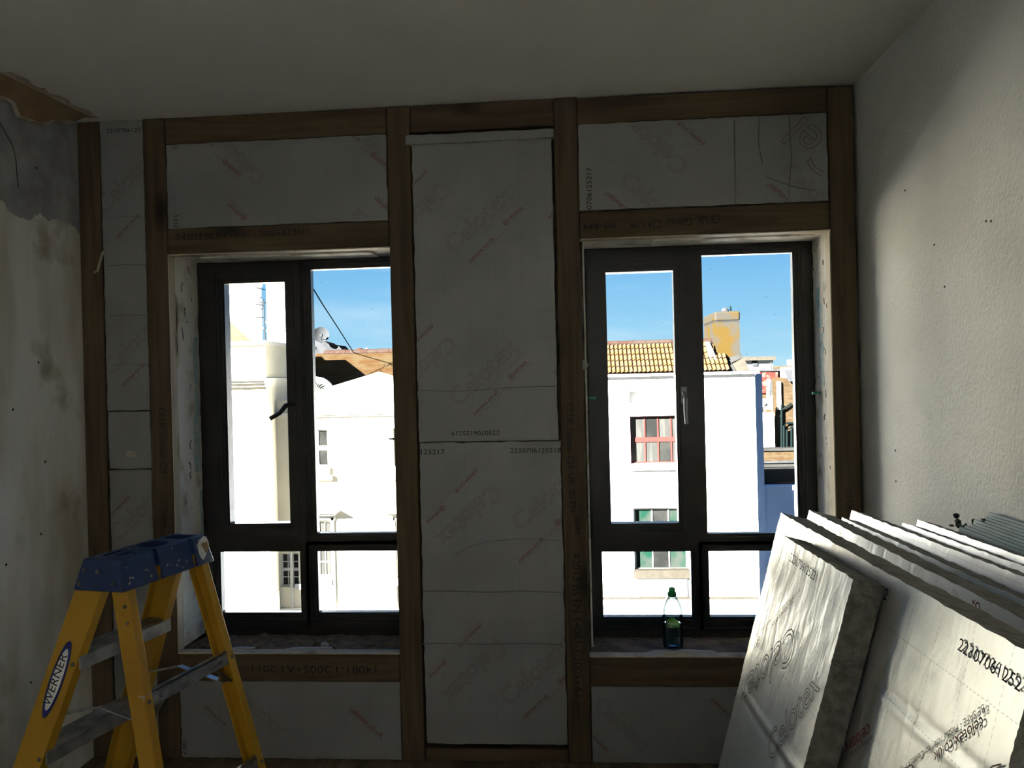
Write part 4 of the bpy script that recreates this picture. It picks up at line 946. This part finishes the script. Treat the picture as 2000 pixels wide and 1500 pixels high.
x = at(634, 690, y=28.5).x; k = 0
while x < rd.x-.5: build('ridge_tile', B().tube([V((x, 28.5, rc.z+.02)), V((x+.42, 28.5, rc.z+.02))], .13+.012*(k % 2), 8), 'ridge', br); x += .43; k += 1
part('gable_wall', br, 'brick', B().prism([V((ra.x+.2, ra.y+.1, ra.z)), V((ra.x+.2, 33, ra.z)), V((rc.x+.2, 28.6, rc.z-.1))], (rb_.x-ra.x, 0, 0)))
q = at(703, 690, y=29.2)
pot = tag(build('chimney_pot', B().lathe([(.14, -.3), (.13, 0), (.10, .02), (.095, .14), (.11, .15), (.11, .19), (.08, .2)], q, 14), 'terracotta', smooth=True), 'squat terracotta chimney pot on the ridge of the brown roof', 'chimney pot')
q = at(717, 690, y=29.2); tag(build('vent_pipe', B().lathe([(.055, -.3), (.055, .16), (.07, .17), (.07, .2), (.05, .21)], q, 12), 'dish_white', smooth=True), 'thin white vent pipe on the ridge of the brown roof', 'pipe')
# grey roof behind, left of the brown ridge
b = B().prism([at(596, 720, y=31), at(596, 655, y=31), at(612, 661, y=31), at(636, 668, y=31), at(640, 671, y=31), at(660, 674, y=31), at(668, 683, y=31), at(700, 692, y=31), at(700, 720, y=31)], (0, 1.2, 0))
tag(build('slate_roof', b, 'slate'), 'dark grey roof end left of the brown ridge, under the grey dish', 'roof')
def dish(name, px, py, Y, r_, m, label, tilt, pole):
    q = at(px, py, y=Y); o = empty(name, q, label, 'satellite dish')
    n = V(tilt).normalized(); u1 = n.orthogonal().normalized(); u2 = n.cross(u1); b = B(); vs = []; ns, nr = 24, 5
    for s_ in (0, .03):
        for j in range(nr+1):
            for i in range(ns): rr2 = r_*j/nr; vs.append(q+(u1*math.cos(2*PI*i/ns)+u2*math.sin(2*PI*i/ns))*rr2+n*(.28*rr2*rr2/r_-s_))
    fs = []; off = (nr+1)*ns
    for j in range(nr):
        for i in range(ns):
            k = (i+1) % ns; fs.append((j*ns+i, j*ns+k, (j+1)*ns+k, (j+1)*ns+i)); fs.append((off+(j+1)*ns+i, off+(j+1)*ns+k, off+j*ns+k, off+j*ns+i))
    for i in range(ns): k = (i+1) % ns; fs.append((nr*ns+i, nr*ns+k, off+nr*ns+k, off+nr*ns+i))
    build('reflector', b.add(vs, fs), m, o, smooth=True)
    build('feed_arm', B().tube([q-u2*r_*.0+V((0, 0, -r_*.9)), q+n*r_*.9+V((0, 0, -r_*.35))], .02, 6).box(*(lambda e3: (e3.x-.05, e3.x+.05, e3.y-.06, e3.y+.06, e3.z-.05, e3.z+.05))(q+n*r_*.9+V((0, 0, -r_*.35)))), m, o)
    build('mount', B().tube([q-n*.04, q-n*.25, V(pole)], .03, 6), m, o)
dish('satellite_dish', 627, 655, 30.7, .34, 'dish', 'round satellite dish tinted grey as if in shade, beside the left window mullion', (.35, -1, .35), at(622, 676, y=31.2))
# tall white buildings behind
Y3 = 35.0
W1 = empty('white_gable', (X(440, Y3), Y3, ZG), 'tall white building behind the cream parapet, at the left edge of the left window', 'building')
part('wall', W1, 'ext_white', B().box(-24, X(500, Y3, 600), Y3, Y3+.75, ZG, 9.5))
for py in (556, 640): part('string_course', W1, 'ext_white', B().box(-24, X(500, Y3, 600)+.05, Y3-.05, Y3+.78, Z(py, Y3, 470)-.05, Z(py, Y3, 470)+.05))
W2 = empty('white_block', (X(560, Y3), Y3, ZG), 'tall white block seen between the aerial and the window mullion', 'building')
part('wall', W2, 'ext_white', B().box(X(520.5, Y3, 600), X(608.5, Y3, 600), Y3, Y3+.3, ZG, Z(440, Y3, 560)))
for py in (629, 645): part('string_course', W2, 'ext_white', B().box(X(520.5, Y3, 600)-.03, X(608.5, Y3, 600)+.03, Y3-.06, Y3+.33, Z(py, Y3, 560)-.04, Z(py, Y3, 560)+.04))
def wire(name, pts, label, r_=.012):
    tag(build(name, B().tube([at(a, c, y=Y) for a, c, Y in pts], r_, 5), 'cable'), label, 'cable')
wire('overhead_cable', [(607, 556, 16), (630, 594, 19), (660, 640, 23), (691, 689, 28.4)], 'dark green cable slanting down to the brown roof ridge', .018)
wire('overhead_cable', [(380, 567, 20), (441, 564.5, 20), (480, 563, 20), (501, 562, 20), (517, 566, 22)], 'topmost thin cable crossing the white building at the left')
wire('overhead_cable', [(380, 584, 20), (441, 589, 20), (480, 593.5, 22), (510, 595, 24)], 'middle thin cable running to the roof aerial at the left')
wire('overhead_cable', [(380, 626, 20), (445, 623, 20), (480, 621, 22), (516, 620, 24)], 'lowest thin cable crossing the white building at the left')
wire('overhead_cable', [(520, 600, 24), (540, 613, 23), (560, 628, 22), (600, 655, 21)], 'thin cable falling to the right from the roof aerial')

# --- white house across the street, right window
Y4 = 22.0; XW0, XW1 = X(955, Y4), X(1478, Y4, 900)
R1 = empty('white_house', ((XW0+XW1)/2, Y4, ZG), 'white rendered house with red sash windows and an orange pantile roof', 'building')
zE = Z(728, Y4, 1330)
hs = [hr(1229, 763, 1342, 786, Y4), hr(1231, 812, 1342, 906, Y4), hr(1238, 992, 1345, 1116, Y4)]
b = B().wall(XW0, XW1, ZG, zE-.1, Y4, Y4+.3, hs); b.box(XW0, XW1, Y4+.3, Y4+2.75, ZG, zE-.15); part('wall', R1, 'ext_white', b)
h = hs[0]; part('blind_panel', R1, 'ext_white', B().box(h[0], h[1], Y4+.2, Y4+.3, h[2], h[3]))
b = B(); b.box(XW0, X(1481, Y4, 730), Y4-.18, Y4+.3, Z(733, Y4, 1330), zE); b.box(XW0, XW1, Y4-.10, Y4+.3, Z(735.5, Y4, 1330), Z(733, Y4, 1330)); part('eaves_cornice', R1, 'ext_white', b)
ext_window(R1, *hs[1], Y4, 4, 2, 'red_frame', ['curtain', 'curtain', 'darkglass'], .2, .055, .045)
ext_window(R1, *hs[2], Y4, 3, 3, 'white_frame', ['greenglass', 'darkglass', 'greenglass'], .2, .07, .03)
part('window_sill', R1, 'ext_white', boxpx(B(), 1228, 905, 1345, 917, Y4, Y4-.14, Y4+.2)); part('window_sill', R1, 'stone', boxpx(B(), 1238, 1112, 1348, 1128, Y4, Y4-.14, Y4+.2))
part('apron_panel', R1, 'ext_white', boxpx(B(), 1245, 1128, 1342, 1164, Y4, Y4-.05, Y4))
part('plinth', R1, 'ext_white', B().box(XW0, XW1+.03, Y4-.07, Y4, ZG, Z(1180, Y4, 1330)))
part('string_course', R1, 'stone', boxpx(B(), 955, 1166, 1479, 1170, Y4, Y4-.03, Y4))
# pantile roof, every tile its own piece
ysl, zsl = 1.34, .94; yE0 = Y4+.02; z0 = zE+.01; NR = 5; tw = .1305
sl_ = math.hypot(ysl, zsl)/NR; ang = math.atan2(zsl, ysl)
def tile_mesh():
    b = B(); n = 8; vs = []
    prof = [(-.5+i/n, .5+.5*math.cos((i/n)*2*PI*.98+.4)) for i in range(n+1)]
    for s_, lift in ((0, .052), (1, .004)):
        for t in (0, -.012):
            for u, h_ in prof: vs.append((u*tw*1.04, s_*sl_*1.06, lift+h_*.045+t))
    m = n+1; fs = []
    for i in range(n):
        fs += [(i, i+1, 2*m+i+1, 2*m+i), (m+i+1, m+i, 3*m+i, 3*m+i+1), (m+i, m+i+1, i+1, i), (2*m+i, 2*m+i+1, 3*m+i+1, 3*m+i)]
    fs += [(m, 0, 2*m, 3*m), (n, m+n, 3*m+n, 2*m+n)]
    return b.add(vs, fs)
tb = tile_mesh(); tms = {}
xs0, xs1 = X(1176, Y4, 720), X(1428, Y4, 720)
R1o = ORG[R1.name]
rfb = B().prism([V((xs0-1.5, yE0, z0-.06)), V((xs0-1.5, yE0+ysl, z0+zsl-.06)), V((xs0-1.5, yE0+2*ysl, z0-.06))], (xs1-xs0+1.5, 0, 0)); roof = build('pantile_roof', rfb, 'brick', R1)
nx_ = int((xs1-xs0)/tw); rt_ = random.Random(4); cnt = 0
for j in range(NR):
    for i in range(nx_):
        m_ = 'pantile_a' if rt_.random() < .5 else 'pantile_b'
        p = V((xs0+(i+.5)*tw, yE0+ysl*j/NR, z0+zsl*j/NR))
        if p.x > X(1385, Y4+1, 700) and j >= 3: continue
        if m_ not in tms:
            o = build('pantile', tb, m_, roof, smooth=True, angle=50); tms[m_] = o
        else: o = tms[m_].copy(); COL.objects.link(o)
        o.location = p-R1o
        o.rotation_euler = (ang, 0, 0)
        o.matrix_parent_inverse = Matrix.Identity(4)
for m_, o in tms.items():   # mesh is in local metres: undo the origin shift
    for v in o.data.vertices: v.co += R1o
x = xs0-.2; k = 0
while x < X(1392, Y4+ysl, 675): build('ridge_tile', B().tube([V((x, yE0+ysl, z0+zsl+.03)), V((x+.40, yE0+ysl, z0+zsl+.035))], .085+.008*(k % 2), 8), 'ridge', roof); x += .41; k += 1
# chimney
Y5 = Y4+.75; cx0, cx1 = X(1398, Y5, 660), X(1445, Y5, 660); zb, zt = Z(708, Y5, 1420), Z(608, Y5, 1420); zk = Z(628, Y5, 1420)
ch = build('chimney', B().box(cx0, cx1, Y5, Y5+2.3, zb-.3, zk), 'lichen', R1, label='big yellow-lichened rendered chimney')
o = part('cap_course', ch, 'lichen', B().box(cx0-.02, cx1+.02, Y5-.03, Y5+2.33, zk+.02, zt)); md = o.modifiers.new('bevel', 'BEVEL'); md.width = .06; md.segments = 3
part('drip_line', ch, 'slate', B().box(cx0-.012, cx1+.012, Y5-.018, Y5+2.31, zk, zk+.022))
q = at(1416, 607, y=Y5+.5); part('cowl', ch, 'slate', B().lathe([(.12, -.05), (.115, .02), (.09, .07), (.04, .095), (.01, .1)], q, 14), smooth=True)
part('flaunching', ch, 'cement', B().lathe([(.34, -.02), (.28, .03), (.16, .07)], (((cx0+cx1)/2), Y5+.6, zt-.02), 16))
q = at(1427, 607, y=Y5+.6); bird = tag(build('perched_bird', B().lathe([(.012, 0), (.02, .03), (.03, .07), (.022, .11), (.012, .125), (.02, .14), (.012, .16)], q, 8).tube([q+V((0, 0, .06)), q+V((.05, .03, .01))], [.02, .006], 5).tube([q+V((0, 0, .145)), q+V((-.03, -.02, .14))], [.008, .003], 5), 'cable', smooth=True), 'small dark bird perched on top of the lichened chimney', 'bird')
b = B().prism([at(1377, 668, y=Y5-.05), at(1386, 668, y=Y5-.05), at(1402, 704, y=Y5-.25), at(1387, 706, y=Y5-.25)], (0, .12, .03)); part('flashing', ch, 'leadgrey', b, label='grey lead flashing strip')
b = B().prism([at(1396, 702, y=Y4+.75), at(1428, 697, y=Y4+.75), at(1448, 692, y=Y4+.75), at(1452, 698, y=Y4+.65), at(1425, 710, y=Y4+.55), at(1400, 712, y=Y4+.55)], (0, .1, .02)); part('mortar_fillet', ch, 'cement', b)
b = B().prism([at(1431, 712, y=Y4+.35), at(1453, 700, y=Y4+.55), at(1465, 724, y=Y4+.05), at(1440, 726, y=Y4+.03)], (0, .15, .02)); part('gable_coping', R1, 'stone', b)
part('verge', R1, 'cement', B().prism([at(1422, 712, y=Y4+.4), at(1430, 711, y=Y4+.4), at(1439, 727, y=Y4+.03), at(1430, 728, y=Y4+.03)], (0, .12, .05)))
# --- yard behind the white house
Y6 = 23.3
BW = empty('blue_yard_wall', (X(1520, Y6), Y6, ZG), 'blue-grey shaded wall right of the white house', 'wall')
part('pier', BW, 'bluewall', B().box(X(1470, Y6, 900), X(1492, Y6, 900), Y6, Y6+.4, ZG, Z(730, Y6, 1484)))
part('wall', BW, 'bluewall', B().box(X(1492, Y6, 1000), X(1640, Y6, 1000), Y6+.15, Y6+.5, ZG, Z(951, Y6, 1520)))
part('coping', BW, 'bluewall', B().box(X(1492, Y6, 1000), X(1640, Y6, 1000), Y6+.08, Y6+.55, Z(958, Y6, 1520), Z(949, Y6, 1520)))
zf = Z(949, Y6, 1520)
b = B().prism([V((X(1488, Y6, 940), Y6+.4, zf)), V((X(1660, Y6, 940), Y6+.4, zf)), V((X(1660, 33.4, 916), 33.4, Z(916, 33.4, 1530))), V((X(1488, 33.4, 916), 33.4, Z(916, 33.4, 1530)))], (0, 0, .08)); tag(build('flat_roof', b, 'cement'), 'low grey flat roof beyond the blue-grey wall', 'roof')
Y7 = 33.5
BB = empty('brick_parapet', (X(1530, Y7), Y7, ZG), 'low yellow brick parapet band beyond the flat roof', 'wall')
part('wall', BB, 'brick', B().box(X(1480, Y7, 890), X(1700, Y7, 890), Y7, Y7+.4, ZG, Z(880, Y7, 1530)))
part('coping', BB, 'cement', B().box(X(1480, Y7, 890), X(1700, Y7, 890), Y7-.1, Y7+.5, Z(880, Y7, 1530), Z(875, Y7, 1530)))
for a, c, m_ in ((900, 903.5, 'slate'), (906, 911, 'cement'), (913, 917, 'slate')): part('gutter', BB, m_, B().box(X(1480, Y7, 890), X(1700, Y7, 890), Y7-.12, Y7, Z(c, Y7, 1530), Z(a, Y7, 1530)))
Y8 = 35.0
def W_(o, name, m, a, c, d, e2, Y, ya, yb): part(name, o, m, boxpx(B(), a, c, d, e2, Y, ya, yb))
BR = empty('brick_house', (X(1545, Y8), Y8, ZG), 'tall yellow brick house with downpipes at the right edge of the right window', 'building')
W_(BR, 'wall', 'brick', 1520, 735, 1700, 1180, Y8, Y8, Y8+.7)
W_(BR, 'parapet', 'cream2', 1527, 716, 1700, 736, Y8, Y8-.05, Y8+.3)
W_(BR, 'pilaster', 'cream', 1517, 745, 1524, 800, Y8, Y8-.15, Y8)
part('skylight', BR, 'slate', B().prism([at(1532, 722, y=Y8-.1), at(1565, 722, y=Y8-.1), at(1565, 745, y=Y8-.3), at(1540, 745, y=Y8-.3)], (0, .1, 0)))
for pts_ in ([(1526.5, 790), (1526.5, 875)], [(1529, 800), (1546, 788)], [(1531, 875), (1531, 832), (1537, 826), (1550, 826)], [(1537, 875), (1537, 840), (1545, 835), (1555, 835)], [(1546, 875), (1546, 832)], [(1553, 875), (1553, 830)]):
    build('downpipe', B().tube([at(a, c, y=Y8-.15) for a, c in pts_], .05, 6), 'cable', BR)
RT = empty('red_tiled_house', (X(1500, 37), 37, ZG), 'small house hung with red tiles behind the blue-grey pier', 'building')
W_(RT, 'tile_hanging', 'redtile', 1478, 724, 1520, 768, 37, 37, 40); W_(RT, 'wall', 'brick', 1478, 768, 1522, 1100, 37, 37.1, 40)
W_(RT, 'coping', 'slate', 1478, 721, 1522, 725, 37, 36.9, 40)
part('dormer_roof', RT, 'slate', B().prism([at(1504, 744, y=36.2), at(1518, 746, y=36.2), at(1521, 765, y=35.9), at(1505, 772, y=35.9)], (0, .4, 0)))
part('dormer_cheek', RT, 'cream', B().prism([at(1501, 740, y=36.2), at(1506, 742, y=36.2), at(1506, 800, y=36.2), at(1499, 800, y=36.2)], (0, .3, 0)))
W_(RT, 'pipe', 'cream', 1508, 772, 1511, 805, 36, 35.9, 36.1); W_(RT, 'rendered_wall', 'cream', 1484, 806, 1513, 890, 34.6, 34.6, 34.95)
dish('satellite_dish', 1492, 787, 34.3, .19, 'dish_white', 'small white satellite dish above the cream wall, right of the white house', (-.2, -1, .25), at(1494, 804, y=34.58))
FH = empty('far_white_house', (X(1485, 48), 48, ZG), 'distant white house with a flat roof right of the chimney', 'building')
part('wall', FH, 'ext_white', B().box(X(1440, 48, 720), X(1510, 48, 720), 48, 54, ZG, Z(703, 48, 1480))); W_(FH, 'flat_roof', 'stone', 1440, 697, 1512, 704, 48, 47.6, 54); W_(FH, 'window', 'slate', 1469, 704, 1479, 715, 48, 47.9, 48)
build('downpipe', B().tube([at(1510, 706, y=47.8), at(1506, 708, y=47.8), at(1506, 722, y=47.8)], .05, 6), 'slate', FH)
FC = empty('far_chimney', (X(1545, 52), 52, ZG), 'distant brick chimney with two pale pots at the right edge of the right window', 'chimney')
part('stack', FC, 'brick', B().box(X(1530, 52, 720), X(1600, 52, 720), 52, 56, ZG, Z(716, 52, 1545))); W_(FC, 'cap_course', 'stone', 1532, 713, 1600, 717, 52, 51.9, 56)
for a in (1541, 1549): W_(FC, 'pot', 'cream2', a, 703, a+6, 713, 52, 52.2, 52.5)
flush_ink()
